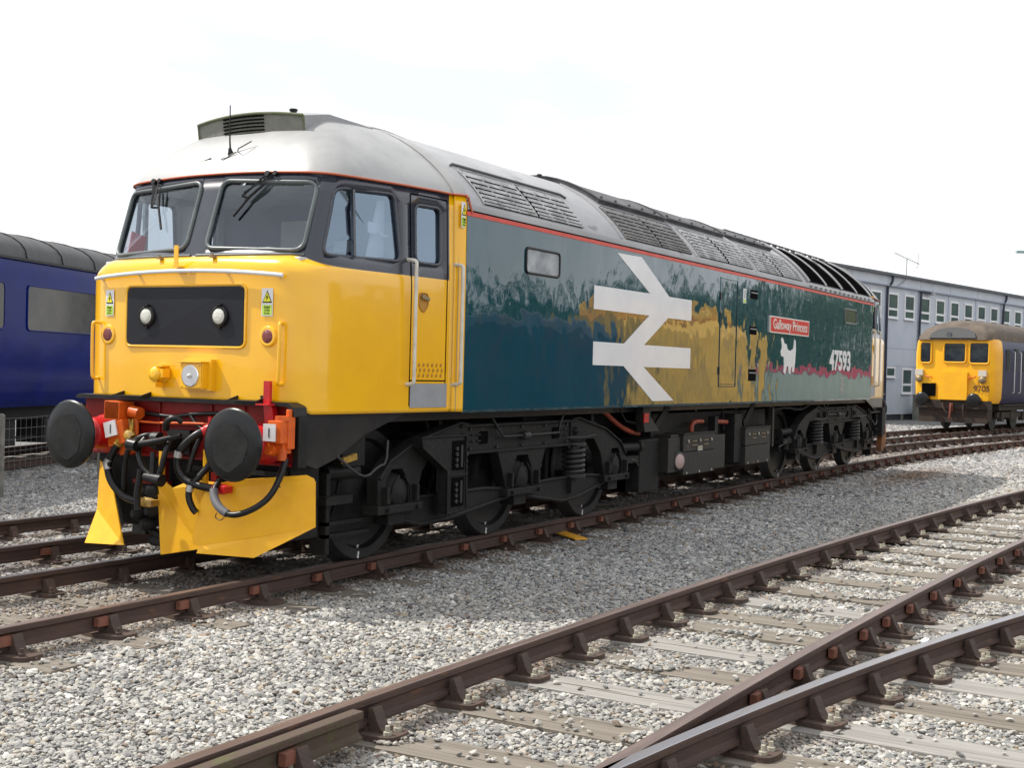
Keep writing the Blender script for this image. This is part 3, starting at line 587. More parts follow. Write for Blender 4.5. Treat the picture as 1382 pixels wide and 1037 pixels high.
# windscreens: frame tube + glass
for s in (-1, 1):
    pts = rpoly([(y * -s, z) for y, z in WSN], .085, 6)
    fr = MB(); fr.tube([on_front(y, z, .004) for y, z in pts], .018, 8, closed=True); 
    o = P_(fr, 'windscreen_frame', frameg)
    g = MB(); c = on_front(s * -.55 * -1, 2.85, -.015); n_ = len(pts); cy = sum(p[0] for p in pts) / n_; cz = sum(p[1] for p in pts) / n_
    g.add([on_front(cy, cz, -.014)] + [on_front(y, z, -.014) for y, z in pts], [(0, i + 1, (i + 1) % n_ + 1) for i in range(n_)]); P_(g, 'windscreen', winglass)
    for poly, nm in ((SW1, 'side_window'), (DW1, 'door_window')):
        pts = rpoly(poly, .07, 6); n_ = len(pts); cx = sum(p[0] for p in pts) / n_; cz = sum(p[1] for p in pts) / n_
        g = MB(); g.add([on_side(cx, cz, s, -.022)] + [on_side(x, z, s, -.022) for x, z in pts], [(0, i + 1, (i + 1) % n_ + 1) for i in range(n_)]); wi = P_(g, nm, sideglass)
        fr = MB(); fr.tube([on_side(x, z, s, -.004) for x, z in pts], .016, 6, closed=True)
        if nm == 'side_window': fr.bar(on_side(1.115, 3.075, s, -.008), on_side(1.10, 2.54, s, -.008), .028, .03)
        P_(fr, nm + '_frame', surround)
    # sill ledge under the windscreen and door outline
    led = MB(); led.tube([on_front(s * y, 2.515 + .008, .004) for y in np.linspace(.03, 1.02, 12)], .013, 6); P_(led, 'sill_strip', frameg)
    d = MB()
    for a, b in (((1.795, 1.34), (1.795, 3.12)), ((2.30, 1.34), (2.30, 3.13)), ((1.795, 1.555), (2.30, 1.555)), ((1.80, 3.13), (2.30, 3.13))):
        q = [(a[0] + (b[0] - a[0]) * t, a[1] + (b[1] - a[1]) * t) for t in np.linspace(0, 1, 8)]
        d.tube([on_side(x, z, s, .0) for x, z in q], .006, 5)
    P_(d, 'door_seam', black)
    # doorway kick plate, steps pattern, handle recess
    k = MB(); rws = [[on_side(x, z, s, .006) for x in (1.80, 2.05, 2.32)] for z in (1.325, 1.53)]; k.grid(rws, smooth=False); kb = P_(k, 'kick_plate', kick)
    h = MB(); pts = rpoly([(1.90, 2.30), (2.02, 2.30), (2.03, 2.20), (1.965, 2.13), (1.90, 2.18)], .03, 4); n_ = len(pts)
    h.add([on_side(1.96, 2.22, s, .002)] + [on_side(x, z, s, .002) for x, z in pts], [(0, i + 1, (i + 1) % n_ + 1) for i in range(n_)]); h.tube([on_side(x, z, s, .004) for x, z in pts], .006, 5, closed=True); P_(h, 'door_handle_recess', mat('recess_yellow', (.45, .21, .02), .5) if s < 0 else bpy.data.materials['recess_yellow'])
    h = MB(); h.bar(on_side(1.915, 2.27, s, .02), on_side(2.02, 2.25, s, .02), .014, .03); P_(h, 'door_handle', brass)
    v = MB()
    for r_ in range(3):
        for c_ in range(7): v.obox(on_side(1.86 + c_ * .062 + (r_ % 2) * .015, 1.60 + r_ * .045, s, .003), .020, .006, .026, Matrix.Rotation(R(28), 3, 'Y'))
    P_(v, 'tread_pattern', bpy.data.materials['recess_yellow'])
    # long white handrails
    for x, z0, z1 in ((1.755, 1.52, 2.57), (2.395, 1.52, 2.58)):
        y = s * (side_y(x, 2.0) + .0); o_ = s * .075
        h = MB(); h.tube([(x, y - s * .03, z0), (x, y + o_, z0 + .01), (x, y + o_, z0 + .06), (x, y + o_, z1 - .06), (x, y + o_, z1 - .01), (x, y - s * .03, z1)], .0165, 10, ease=2); P_(h, 'handrail', whitebar)
# ---- nose fittings
def front_panel(name, poly, off, mt, parent=shell, thick=.012):
    m = MB(); n_ = len(poly); A = [on_front(y, z, off) for y, z in poly]; B = [on_front(y, z, off - thick) for y, z in poly]
    cy = sum(p[0] for p in poly) / n_; cz = sum(p[1] for p in poly) / n_
    m.add(A + B + [on_front(cy, cz, off)], [(2 * n_, i, (i + 1) % n_) for i in range(n_)] + [(i, i + n_, (i + 1) % n_ + n_, (i + 1) % n_) for i in range(n_)])
    return P_(m, name, mt, parent)
hp = front_panel('headcode_panel', rrect(-.625, .625, 1.80, 2.265, .055), .010, mat('matt_charcoal', (.010, .011, .016), .5, spec=.3))
fr = MB(); fr.tube([on_front(y, z, .004) for y, z in rrect(-.64, .64, 1.785, 2.28, .06)], .012, 6, closed=True); P_(fr, 'headcode_surround', yellow)
for y in (-.39, .39):
    m = MB(); x = front_x(y, 2.03) - .012
    m.lathe([(0, .083), (.018, .083), (.024, .070), (.020, .062)], (x, y, 2.03), (-1, 0, 0), 28); m.box(x - .03, x, y - .026, y + .026, 2.112, 2.126); m.box(x - .012, x, y - .008, y + .008, 1.925, 1.95); ml = P_(m, 'marker_light', blackpaint)
    m = MB(); m.lathe([(.010, .066), (.021, .060), (.025, .03), (.026, .0005)], (x, y, 2.03), (-1, 0, 0), 28); P_(m, 'lamp_glass', lens, ml)
for s in (-1, 1):
    y = s * .858; x = front_x(y, 1.877)
    m = MB(); m.lathe([(-.01, .082), (.010, .082), (.016, .075), (.014, .06)], (x, y, 1.877), (-1, 0, 0), 28); tl = P_(m, 'tail_light', yellow)
    m = MB(); m.lathe([(.008, .062), (.016, .050), (.020, .02), (.021, .0005)], (x, y, 1.877), (-1, 0, 0), 28)
    P_(m, 'lamp_glass', redlens, tl)
    m = MB()
    xg = front_x(s * 1.0, 1.75)
    m.tube([(xg, s * .985, 1.515), (xg - .065, s * .99, 1.505), (xg - .07, s * 1.0, 1.55), (xg - .07, s * 1.005, 1.94), (xg - .065, s * 1.0, 1.985), (xg, s * .97, 1.975)], .0135, 8, ease=2); P_(m, 'grab_rail', yellow)
# danger stickers: white card, yellow triangle with lightning, green yellow panel with lettering
def sticker(o3, right, up, w, h, parent):
    r = Vector(right).normalized(); u = Vector(up).normalized(); n_ = u.cross(r) if False else r.cross(u); o3 = Vector(o3)
    def q(a, b, k): return o3 + r * (a * w) + u * (b * h) + n_ * k
    m = MB()
    def poly(pts, k, mi): m.add([q(a, b, k) for a, b in pts], [tuple(range(len(pts)))], mi)
    poly([(-.5, -.5), (.5, -.5), (.5, .5), (-.5, .5)], .003, 0)
    poly([(-.42, -.02), (.42, -.02), (0, .43)], .005, 1); poly([(-.33, .02), (.33, .02), (0, .375)], .0065, 2)
    poly([(.05, .30), (-.11, .16), (-.01, .165), (-.06, .045), (.12, .20), (.02, .195)], .008, 1)
    poly([(-.42, -.46), (.42, -.46), (.42, -.10), (-.42, -.10)], .005, 3)
    o = m.build('warning_sticker', [white, black, labely, labelg], None, fix=False); par(o, parent)
    for t_, b, sz in (('Danger', -.17, .17), ('Overhead', -.29, .11), ('live wires', -.39, .11)):
        text_obj('sticker_text', t_, sz * h * .9, black, o, q(0, b, .006), r, u, sx=.62 * w / h * 2.0, depth=.0004)
    return o
for s in (-1, 1):
    y = s * .845; nrm_y = front_x(abs(y) + .05, 2.14) - front_x(abs(y) - .05, 2.14)
    # picture right is -y when looking along +x
    sticker(on_front(y, 2.14, .004), (nrm_y * -s * 1, -.1, 0) if False else Vector((-s * nrm_y, -.1, 0)), (0, 0, 1), .105, .215, shell)
    sticker(on_side(2.455, 3.02, s, .006), Vector((-s * 0 + .10, s * .0, 0)) if s < 0 else Vector((-.1, 0, 0)), (0, 0, 1), .095, .225, shell)
m = MB(); m.tube([on_front(y, 2.345 + .045 * (1 - (y / 1.0) ** 2), .045) for y in np.linspace(1.0, -1.0, 25)], .017, 10)
for y in (-.95, -.45, .05, .5, .95): m.bar(on_front(y, 2.345 + .045 * (1 - y * y), .045), on_front(y, 2.335 + .045 * (1 - y * y), -.01), .02, .02)
P_(m, 'front_handrail', mat('front_rail_white', (.70, .72, .74), .35))
m = MB(); x = front_x(.05, 2.42); m.box(x - .055, x - .045, .03, .072, 2.43, 2.595); m.box(x - .055, x + .03, .01, .09, 2.418, 2.43); P_(m, 'lamp_bracket', yellow)
for y in (-.27, .30): m = MB(); m.obox((.50, y, 2.505), .05, .035, .02); m.lathe([(0, .016), (.025, .014)], (.49, y, 2.50), (0, 0, 1), 10); P_(m, 'washer_jet', brass)
# headlight box and jumper socket
m = MB(); m.box(.36, .48, -.315, -.085, 1.455, 1.66); m.box(.352, .36, -.308, -.092, 1.46, 1.655); m.box(.33, .48, -.325, -.075, 1.66, 1.672); m.box(.42, .48, -.35, -.05, 1.44, 1.69)
for y in (-.292, -.108):
    for z in (1.475, 1.64): m.lathe([(0, .008), (.006, .007)], (.352, y, z), (-1, 0, 0), 8)
hb = P_(m, 'headlight_box', yellow, bevel=.004)
m = MB(); m.lathe([(-.002, .088), (.006, .088), (.008, .08)], (.350, -.20, 1.557), (-1, 0, 0), 28); m.lathe([(.008, .080), (-.0, .04), (-.001, .001)], (.35, -.20, 1.557), (-1, 0, 0), 28); P_(m, 'reflector', chrome, hb)
m = MB(); m.lathe([(0, .02), (.02, .014), (.024, .001)], (.345, -.20, 1.557), (-1, 0, 0), 16); P_(m, 'bulb', lens, hb)
m = MB(); m.lathe([(0, .075), (.03, .072), (.035, .06), (.085, .055), (.095, .06), (.11, .055), (.115, .02)], (.475, .21, 1.56), (-1, 0, 0), 20); m.box(.37, .47, .19, .23, 1.455, 1.50); m.box(.40, .478, .15, .27, 1.62, 1.635); m.obox((.42, .14, 1.57), .08, .03, .07); P_(m, 'jumper_socket', yellow)
# wipers
for s, pts, bl in ((-1, [(-.557, 3.20), (-.386, 3.00)], [(-.549, 3.10), (-.43, 2.99), (-.325, 2.84)]), (1, [(.70, 3.20), (.60, 2.95)], [(.585, 3.08), (.545, 2.95), (.44, 2.76)])):
    m = MB(); a = on_front(pts[0][0], 3.19, .02); b = on_front(*pts[1], .05)
    m.bar(a, b, .022, .014); m.lathe([(0, .03), (.035, .025)], on_front(pts[0][0], 3.18, -.0), (-1, 0, .3), 12); m.lathe([(0, .02), (.03, .02)], on_front(pts[0][0] - .07, 3.185, -.0), (-1, 0, .3), 12)
    m.bar(on_front(pts[0][0] - .06, 3.185, .02), b + Vector((0, -.02, .03)), .012, .010)
    q = [on_front(y, z, .022) for y, z in bl]; m.tube(q, .011, 6); m.bar(b, q[1], .02, .016); P_(m, 'wiper', rubber)
# interior: bulkhead, floor, desk, seats
m = MB(); m.box(.85, 2.3, -1.10, 1.10, 1.9, 1.94); m.box(1.2, 2.3, -1.08, 1.08, 3.15, 3.18); P_(m, 'cab_lining', interior)
m = MB(); m.box(2.30, 2.34, -1.27, 1.27, 1.9, 3.15); P_(m, 'cab_bulkhead', mat('bulkhead_paint', (.13, .13, .20), .6, col2=(.11, .11, .18), nscale=3))
m = MB(); m.prismY([(.62, 2.50), (.62, 2.3), (1.0, 2.2), (1.05, 2.44), (.95, 2.49)], -1.05, 1.05); m.box(.78, .95, -.62, -.44, 2.47, 2.60); m.box(.85, .99, -.40, -.12, 2.5, 2.55); m.box(.85, .92, -1.02, -.72, 2.5, 2.53); P_(m, 'driver_desk', interior_l, bevel=.01)
m = MB()
for y in (-.62, .62): m.box(1.45, 1.95, y - .25, y + .25, 2.25, 2.36); m.prismY([(1.78, 2.3), (1.88, 2.3), (1.93, 2.66), (1.84, 2.66)], y - .22, y + .22)
P_(m, 'driver_seat', seatm, bevel=.02)
m = MB(); m.prismY([(1.36, 2.46), (1.62, 2.46), (1.62, 3.05), (1.54, 3.05)], -1.12, -1.10); m.tube([(1.45, -1.16, 2.78), (1.55, -1.17, 2.74), (1.62, -1.16, 2.76)], .012, 6, ease=1); m.obox((1.40, -1.16, 2.80), .12, .01, .09); P_(m, 'pale_side_panel', white)  # pale tapered panel added for the whitish shape behind the side window
m = MB(); m.box(2.26, 2.297, -.9, -.62, 2.3, 2.95); m.box(2.24, 2.297, -.35, -.12, 2.2, 2.8); m.box(2.24, 2.297, .1, .5, 2.1, 3.0); P_(m, 'wall_locker', interior_l)
m = MB(); m.box(2.24, 2.297, -.56, -.42, 2.3, 2.8); P_(m, 'wall_equipment', mat('brownish_box', (.16, .10, .10), .6))
m = MB(); m.obox((1.02, 1.10, 2.66), .17, .012, .24, Matrix.Rotation(R(12), 3, 'Y')); P_(m, 'red_flag_card', redcloth)
m = MB(); m.box(1.17, 1.21, 1.16, 1.19, 2.5, 3.1); m.box(1.66, 1.69, 1.05, 1.2, 2.4, 3.1); P_(m, 'window_pillar', interior)
# orange-red line round the cab at roof edge
m = MB(); top_ = [level(i, 3) for i in range(NP)]
ln_ = [(x - .008 if y < 1.1 else x, y + .008, z + .006) for x, y, z in reversed(top_)] + [(x - .008 if y < 1.1 else x, -y - .008, z + .006) for x, y, z in top_[1:]]
m.tube(ln_, .010, 6); P_(m, 'roof_line_stripe', orangeline)
# ---- cab roof dome
def qf(v): return max(0.0, 1 - v * v) ** .85
RT = 3.90
m = MB(); rws = []
T_ = [0, .02, .05, .09, .14, .2, .27, .35, .45, .55, .66, .78, .9, 1.0]
for t in T_:
    rw = []
    for x, y, z in [(a, b, c) for a, b, c in reversed(top_)] + [(a, -b, c) for a, b, c in top_[1:]]:
        sxp = max(x, 2.05) if x < 2.05 else x; z0 = z + .012
        px = x + (sxp - x) * t; py = y * (1 - t); rw.append((px, py, z0 + (RT - z0) * qf(1 - t)))
    rws.append(rw)
m.grid(rws); croof = P_(m, 'cab_roof', cabroof, loco); 
def roof_z_cab(x, y):  # approx height by nearest sampling
    best = min((abs(p[0] - x) + abs(p[1] - y), p[2]) for r in rws for p in r); return best[1]
# horn box on the dome
def arc(y, top): return top - .055 * (y / .9) ** 2 - .0 * y
m = MB(); X0 = 1.18; ys = np.linspace(.60, -.56, 21)
ft = [(X0 + .04 * (y / .58) ** 2, y, 3.775 - .045 * (y / .58) ** 2) for y in ys]; fb = [(X0 + .02 + .05 * (y / .58) ** 2, y, 3.585 - .03 * (y / .58) ** 2) for y in ys]
bt = [(2.2, y * 1.0, 3.915 - .13 * (y / .58) ** 2) for y in ys]
m.grid([fb, ft], smooth=False)
hb_ = P_(m, 'horn_box', hornmat, croof); m = MB()
m.grid([ft, [(a[0] + .35, a[1] * 1.0, a[2] + .07) for a in ft], bt])
hi = len(ys) - 1
for e in (0, hi): m.add([fb[e], ft[e], (ft[e][0] + .35, ft[e][1], ft[e][2] + .07), bt[e], (2.2, bt[e][1], 3.4)], [(0, 1, 2, 3, 4)])
P_(m, 'horn_fairing', roofgrey, hb_)
m = MB(); m.tube([Vector(p) + Vector((-.005, 0, .0)) for p in ft], .013, 6); m.tube([Vector(fb[0]), Vector(ft[0])], .012, 6); m.tube([Vector(fb[-1]), Vector(ft[-1])], .012, 6); P_(m, 'horn_box_rim', mat('mossy_rim', (.10, .125, .05), .8, col2=(.16, .16, .12), nscale=9), hb_) if False else P_(m, 'horn_box_rim', mat('mossy_rim', (.10, .125, .05), .8, col2=(.16, .16, .12), nscale=9), croof)
m = MB()
for k_ in range(6):
    z = .02 + k_ * .029; m.tube([(X0 - .006 + .04 * (y / .58) ** 2 + .018 * (1 - k_ / 5), y, 3.59 + z - .04 * (y / .58) ** 2) for y in np.linspace(.28, -.17, 7)], .0075, 5)
P_(m, 'horn_grille', black, croof)
m = MB(); m.tube([(.94, -.03, 3.42), (.93, -.03, 3.50), (.925, -.03, 3.80)], [.010, .005], 6); m.lathe([(0, .03), (.02, .02), (.05, .012)], (.945, -.03, 3.40), (-.3, 0, 1), 10); P_(m, 'radio_aerial', rubber, croof)
m = MB()
for a in ([(.93, -.10, 3.41), (.90, -.02, 3.36), (.88, .02, 3.35)], [(.95, -.10, 3.42), (.90, -.15, 3.43), (.98, -.22, 3.50)], [(.845, -.20, 3.26), (.89, -.10, 3.33)], [(.86, -.42, 3.245), (.90, -.32, 3.31)], [(.84, .42, 3.25), (.90, .22, 3.35), (.905, .15, 3.37)]): m.tube(a, .006, 5)
P_(m, 'roof_cable', mat('dull_wire', (.12, .12, .11), .6), croof)
m = MB(); m.lathe([(0, .05), (.02, .05), (.025, .03), (.04, .03), (.045, .04), (.06, .035)], (1.75, -.02, 3.865), (0, 0, 1), 12); P_(m, 'roof_vent_cap', blackpaint, croof)
m = MB(); m.lathe([(0, .04), (.05, .03)], (3.45, .0, 3.90), (0, 0, 1), 10); m.lathe([(0, .04), (.06, .03)], (5.9, -.25, 3.875), (0, 0, 1), 10); P_(m, 'roof_eye', blackpaint, loco)
# ---- body side and roof
XA, XB = 2.49, LX - 2.49
m = MB(); xs = np.linspace(XA, XB, 40)
for s in (-1, 1):
    rws = [[(x, s * (1.395 - (.012 if z < 1.30 else 0)), z) for x in xs] for z in (ZB - .01, 1.30, 1.7, 2.2, 2.7, 3.0, 3.065)]
    m.grid(rws, smooth=False)
body = m.build('body_side', teal, loco, fix=False); body['label'] = 'glossy teal blue body side'
def rz_(y): v = min(abs(y) / 1.395, 1); return 3.12 + (RT - 3.12) * qf(v)
def roofp(x, y, off=0):
    z = rz_(y); e = .004; y2 = min(abs(y), 1.39); dz = (rz_(y2 + e) - rz_(y2 - e)) / (2 * e); nv = Vector((0, -dz, 1)).normalized(); 
    return Vector((x, (abs(y) + nv.y * off) * (1 if y >= 0 else -1), z + nv.z * off))
m = MB(); yv = [-1.395, -1.395] + [-1.395 * math.cos(a) for a in np.linspace(.04, math.pi - .04, 41)] + [1.395, 1.395]; yv[2] = -1.393
zz = [3.072, 3.12] + [rz_(y) for y in yv[2:-2]] + [3.12, 3.072]
m.grid([[(x, y, z) for y, z in zip(yv, zz)] for x in np.linspace(XA, XB, 30)]); roof = m.build('roof', roofgrey, loco)
m = MB()
for s in (-1, 1):
    m.box(XA - .01, XB + .01, s * 1.387, s * 1.401, 3.020, 3.058)
P_(m, 'red_body_stripe', redline, loco)
m = MB()
for s in (-1, 1): m.box(XA, XB, s * 1.388, s * 1.404, 3.060, 3.071)
P_(m, 'roof_joint', black, loco)
for xx in (XA, XB):
    m = MB(); m.tube([roofp(xx, y, .004) for y in np.linspace(-1.385, 1.385, 50)], .011, 6); P_(m, 'roof_rib', mat('rib_grey', (.10, .10, .105), .5) if xx == XA else bpy.data.materials['rib_grey'], loco)
m = MB(); m.bar((XA - .02, -1.40, 3.185), (XA + .0, -1.402, 3.17), .02, .012); m.bar((XA, -1.402, 3.17), (XA + .07, -1.402, 3.045), .012, .02); P_(m, 'step_stripe', orangeline, loco)
# yellow end strip at far cab end of body is part of the cab copies
def roof_patch(name, x0, x1, y0, y1, off, mt, parent=roof, ny=10, slant=0):
    m = MB(); A = np.linspace(y0, y1, ny)
    m.grid([[roofp(x + slant * (y - y0), y, off) for y in A] for x in (x0, x1)], smooth=True); 
    return P_(m, name, mt, parent)
GR = [(2.80, 4.80, 6, 7), (5.88, 7.84, 6, 8), (8.12, 10.15, 7, 9), (10.42, 12.48, 7, 9)]
for gi_, (x0, x1, nd, nr) in enumerate(GR):
    ya, yb_ = -1.378, (-1.085 if gi_ == 0 else -1.03)
    g = MB(); A = np.linspace(ya, yb_, 8); g.grid([[roofp(x, y, .004) for y in A] for x in (x0, x1)]); go_ = P_(g, 'roof_grille', black, roof)
    sl_ = MB(); L_ = np.linspace(0, 1, nr * 2 + 1)
    # arc length param
    def ay(t): th0 = math.acos(min(1, 1.378 / 1.395)); th1 = math.acos(-yb_ / 1.395); a_ = th0 + (th1 - th0) * t; return -1.395 * math.cos(a_)
    for k_ in range(nr + 1):
        t = k_ / nr; y = ay(t); y2 = ay(min(1, t + .50 / nr)); 
        for c0, c1 in ((x0, (x0 + x1) / 2 - .03), ((x0 + x1) / 2 + .03, x1)):
            p = [roofp(c0, y, .016), roofp(c1, y, .016), roofp(c1, y2, .024), roofp(c0, y2, .024), roofp(c0, y2, .014), roofp(c1, y2, .014)]
            sl_.add(p, [(0, 1, 2, 3), (3, 2, 5, 4)])
    for k_ in range(nd + 1):
        x = x0 + (x1 - x0) * k_ / nd
        sl_.tube([roofp(x, y, .010) for y in (ay(t) for t in np.linspace(0, 1, 8))], .008, 5)
    P_(sl_, 'grille_slats', slatgrey if gi_ != 1 else mat('sooty_slat', (.13, .125, .125), .6, col2=(.22, .21, .2), nscale=4), go_)
    if gi_: rb = MB(); rb.tube([roofp(x0 - .13, y, .0) for y in np.linspace(-1.385, -.6, 20)], .02, 6); P_(rb, 'roof_rib', roofgrey, loco)
m = MB(); m.tube([roofp(2.74, -1.04, .01), roofp(2.80, -1.01, .012), roofp(4.95, -1.01, .012), roofp(5.02, -1.05, .01)], .012, 6); P_(m, 'drip_strip', mat('rain_strip', (.09, .09, .095), .5), roof)
# radiator section
rx0, rx1 = 12.80, 16.66
for s in (-1, 1):
    g = MB(); A = [-s * -1 * 1.395 * math.cos(a) for a in np.linspace(.22, 1.12, 16)]; A = [abs(a) * s for a in A]
    g.grid([[roofp(x, y, .006) for y in A] for x in np.linspace(rx0, rx1, 3)]); go_ = P_(g, 'radiator_grille', black, roof)
    sl_ = MB()
    for a in np.linspace(.22, 1.12, 30):
        y = s * 1.395 * math.cos(a); y2 = s * 1.395 * math.cos(a + .014)
        sl_.add([roofp(rx0, y, .022), roofp(rx1, y, .022), roofp(rx1, y2, .010), roofp(rx0, y2, .010)], [(0, 1, 2, 3)])
    P_(sl_, 'grille_slats', darkslat, go_)
    for x, w_ in ((rx0, .03), (rx0 + .97, .022), (rx0 + 1.93, .03), (rx0 + 2.9, .022), (rx1, .03)):
        rb = MB(); rb.tube([roofp(x, s * 1.395 * math.cos(a), .022) for a in np.linspace(.18, 1.15, 20)], w_ * .9, 6); P_(rb, 'grille_rib', roofgrey, go_)
    bt_ = MB()
    for k_ in range(14): bt_.obox((rx0 + .1 + k_ * .28, s * 1.402, 3.105), .10, .012, .03)
    P_(bt_, 'grille_feet', mat('foot_grey', (.14, .14, .14), .6) if s < 0 else bpy.data.materials['foot_grey'], roof)
m = MB(); m.tube([roofp(x, -.50, .05) for x in np.linspace(rx0 - 1.5, rx1, 12)], .014, 5)
for k_ in range(16): m.obox(roofp(rx0 - 1.4 + k_ * .34, -.48, .03), .08, .05, .06)
P_(m, 'roof_cable_run', soot, roof)
# sooty raised hatches over the engine room
for x0, x1, ye in ((6.05, 8.0, -.93), (8.08, 10.2, -.90), (10.28, 12.4, -.88)):
    m = MB(); A = np.linspace(ye, -ye, 15)
    rws = [[roofp(x, y, o_) for y, o_ in zip([A[0]] + list(A) + [A[-1]], [0] + [.045] * 15 + [0])] for x in (x0, x1)]
    m.grid([[roofp(x0, y, 0) for y in [A[0]] + list(A) + [A[-1]]]] + rws + [[roofp(x1, y, 0) for y in [A[0]] + list(A) + [A[-1]]]], smooth=False)
    m.tube([roofp(x0, y, .05) for y in A], .012, 5); m.tube([roofp(x, A[0], .05) for x in (x0, x1)], .014, 5)
    for k_ in range(5): m.lathe([(0, .025), (.02, .02)], roofp(x0 + .2 + k_ * (x1 - x0 - .4) / 4, ye + .08, .045), (0, -.5, 1), 8)
    P_(m, 'roof_hatch', soot, roof)
# ---- markings on the near body side (and far side copy where symmetrical)
YS = -1.395
ARW = [(5.62, 2.975), (6.28, 2.985), (7.12, 2.585), (7.84, 2.585), (7.84, 2.33), (7.10, 2.33), (6.41, 1.988), (7.84, 1.988), (7.84, 1.735), (6.41, 1.735), (7.33, 1.34), (6.69, 1.34), (5.86, 1.738), (5.08, 1.738), (5.08, 1.988), (5.86, 1.988), (6.54, 2.333), (5.07, 2.333), (5.07, 2.583), (6.54, 2.588)]
# sharpen: bars run straight, the arms slope between them
m = MB(); m.prismY(ARW, YS - .004, YS + .001); P_(m, 'double_arrow_emblem', white, body)
def bw(name, x0, x1, z0, z1):  # body window
    m = MB(); p = rrect(x0, x1, z0, z1, .05); m.prismY(p, YS - .004, YS + .002, 0); m.tube([(x, YS - .006, z) for x, z in p], .012, 6, 1, closed=True) if False else None
    m2 = MB(); m2.tube([(x, YS - .005, z) for x, z in p], .013, 6, closed=True); o = P_(m, name, mat(name + '_glass', (.16, .18, .20) if x0 < 8 else (.06, .07, .03), .12, col2=(.40, .42, .43) if x0 < 8 else (.025, .04, .03), nscale=3.5, spec=.35), body); P_(m2, 'window_rim', rubber if x0 < 8 else frameg, o)
bw('body_window', 3.57, 4.26, 2.60, 2.84); bw('rear_body_window', 14.92, 15.70, 2.62, 2.86)
m = MB(); dd = (8.86, 9.50, 1.51, 2.935)
for a, b in (((8.86, 1.51), (8.86, 2.935)), ((9.50, 1.51), (9.50, 2.935)), ((8.86, 1.51), (9.50, 1.51))): m.bar((a[0], YS - .001, a[1]), (b[0], YS - .001, b[1]), .010, .012)
m.box(8.86, 9.50, YS - .004, YS, 1.535, 1.545)
P_(m, 'body_door_seam', mat('seam_dark', (.004, .02, .028), .5), body)
m = MB(); m.tube([(8.86, YS - .006, 2.945), (9.50, YS - .006, 2.945)], .009, 6); m.tube([(8.855, YS - .004, 2.93), (8.855, YS - .004, 2.5)], .006, 6); P_(m, 'door_rain_strip', mat('highlight_strip', (.25, .35, .38), .3), body)  # pale colour paints a highlight onto the rain strip and door edge
for z in (2.70, 1.72): m = MB(); m.box(8.835, 8.875, YS - .012, YS, z - .05, z + .05); P_(m, 'door_hinge', blackpaint, body)
for x0, x1, z0, z1 in ((10.03, 10.34, 2.74, 2.865), (10.03, 10.33, 2.24, 2.355), (10.03, 10.35, 1.59, 1.755)):
    m = MB(); m.box(x0, x1, YS - .003, YS + .001, z0, z1); o = P_(m, 'body_vent', black, body); m = MB()
    zm = z1 - (z1 - z0) * .3; m.box(x0 + .02, x1 - .02, YS - .009, YS - .003, zm - .008, zm + .006); P_(m, 'vent_bar', kick, o)
m = MB(); m.box(9.73, 9.85, YS - .004, YS + .001, 2.66, 2.86); m.box(9.745, 9.835, YS - .006, YS - .003, 2.67, 2.71, 1); m.box(9.77, 9.81, YS - .006, YS - .003, 2.73, 2.84, 2); P_(m, 'side_sticker', [white, labelg, mat('grey_print', (.35, .36, .35), .5)], body)
m = MB(); m.prismY(rrect(10.87, 12.79, 2.30, 2.545, .012), YS - .022, YS); pl_ = P_(m, 'nameplate', silver, body); m = MB(); m.prismY(rrect(10.895, 12.765, 2.318, 2.527, .010), YS - .025, YS - .021); P_(m, 'nameplate_field', platered, pl_)
text_obj('nameplate_lettering', 'Galloway Princess', .205, silver, pl_, (11.83, YS - .027, 2.425), (1, 0, 0), (0, 0, 1), bold=.002, sx=1.13, depth=.003)
text_obj('running_number', '47593', .455, white, body, (14.74, YS - .003, 1.94), (1, 0, 0), (0, 0, 1), bold=.016, sx=1.16, depth=.002)
DOG = [(11.45, 2.235), (11.50, 2.10), (11.44, 2.03), (11.47, 1.97), (11.60, 1.95), (11.62, 1.80), (11.60, 1.72), (11.70, 1.70), (11.74, 1.80), (11.82, 1.84), (11.86, 1.72), (11.94, 1.70), (11.97, 1.80), (12.04, 1.82), (12.02, 1.73), (12.12, 1.735), (12.17, 1.90), (12.19, 2.08), (12.17, 2.22), (12.10, 2.245), (12.06, 2.10), (11.95, 2.06), (11.80, 2.06), (11.70, 2.16), (11.62, 2.15), (11.54, 2.24)]
DOG = [(x, z + .01 * math.sin(i * 2.3)) for i, (x, z) in enumerate(rpoly(DOG, .02, 2))]
m = MB(); m.prismY(DOG, YS - .004, YS + .001); P_(m, 'white_terrier_emblem', white, body)
m = MB()
for k_ in range(9): m.box(14.78 + (k_ % 3) * .03, 15.0 - ((k_ * 7) % 4) * .02, YS - .003, YS, 1.66 - k_ * .031, 1.672 - k_ * .031)
m.lathe([(0, .022), (.003, .022)], (14.88, YS, 1.375), (0, -1, 0), 12); P_(m, 'data_panel', mat('data_print', (.42, .30, .33), .5), body)

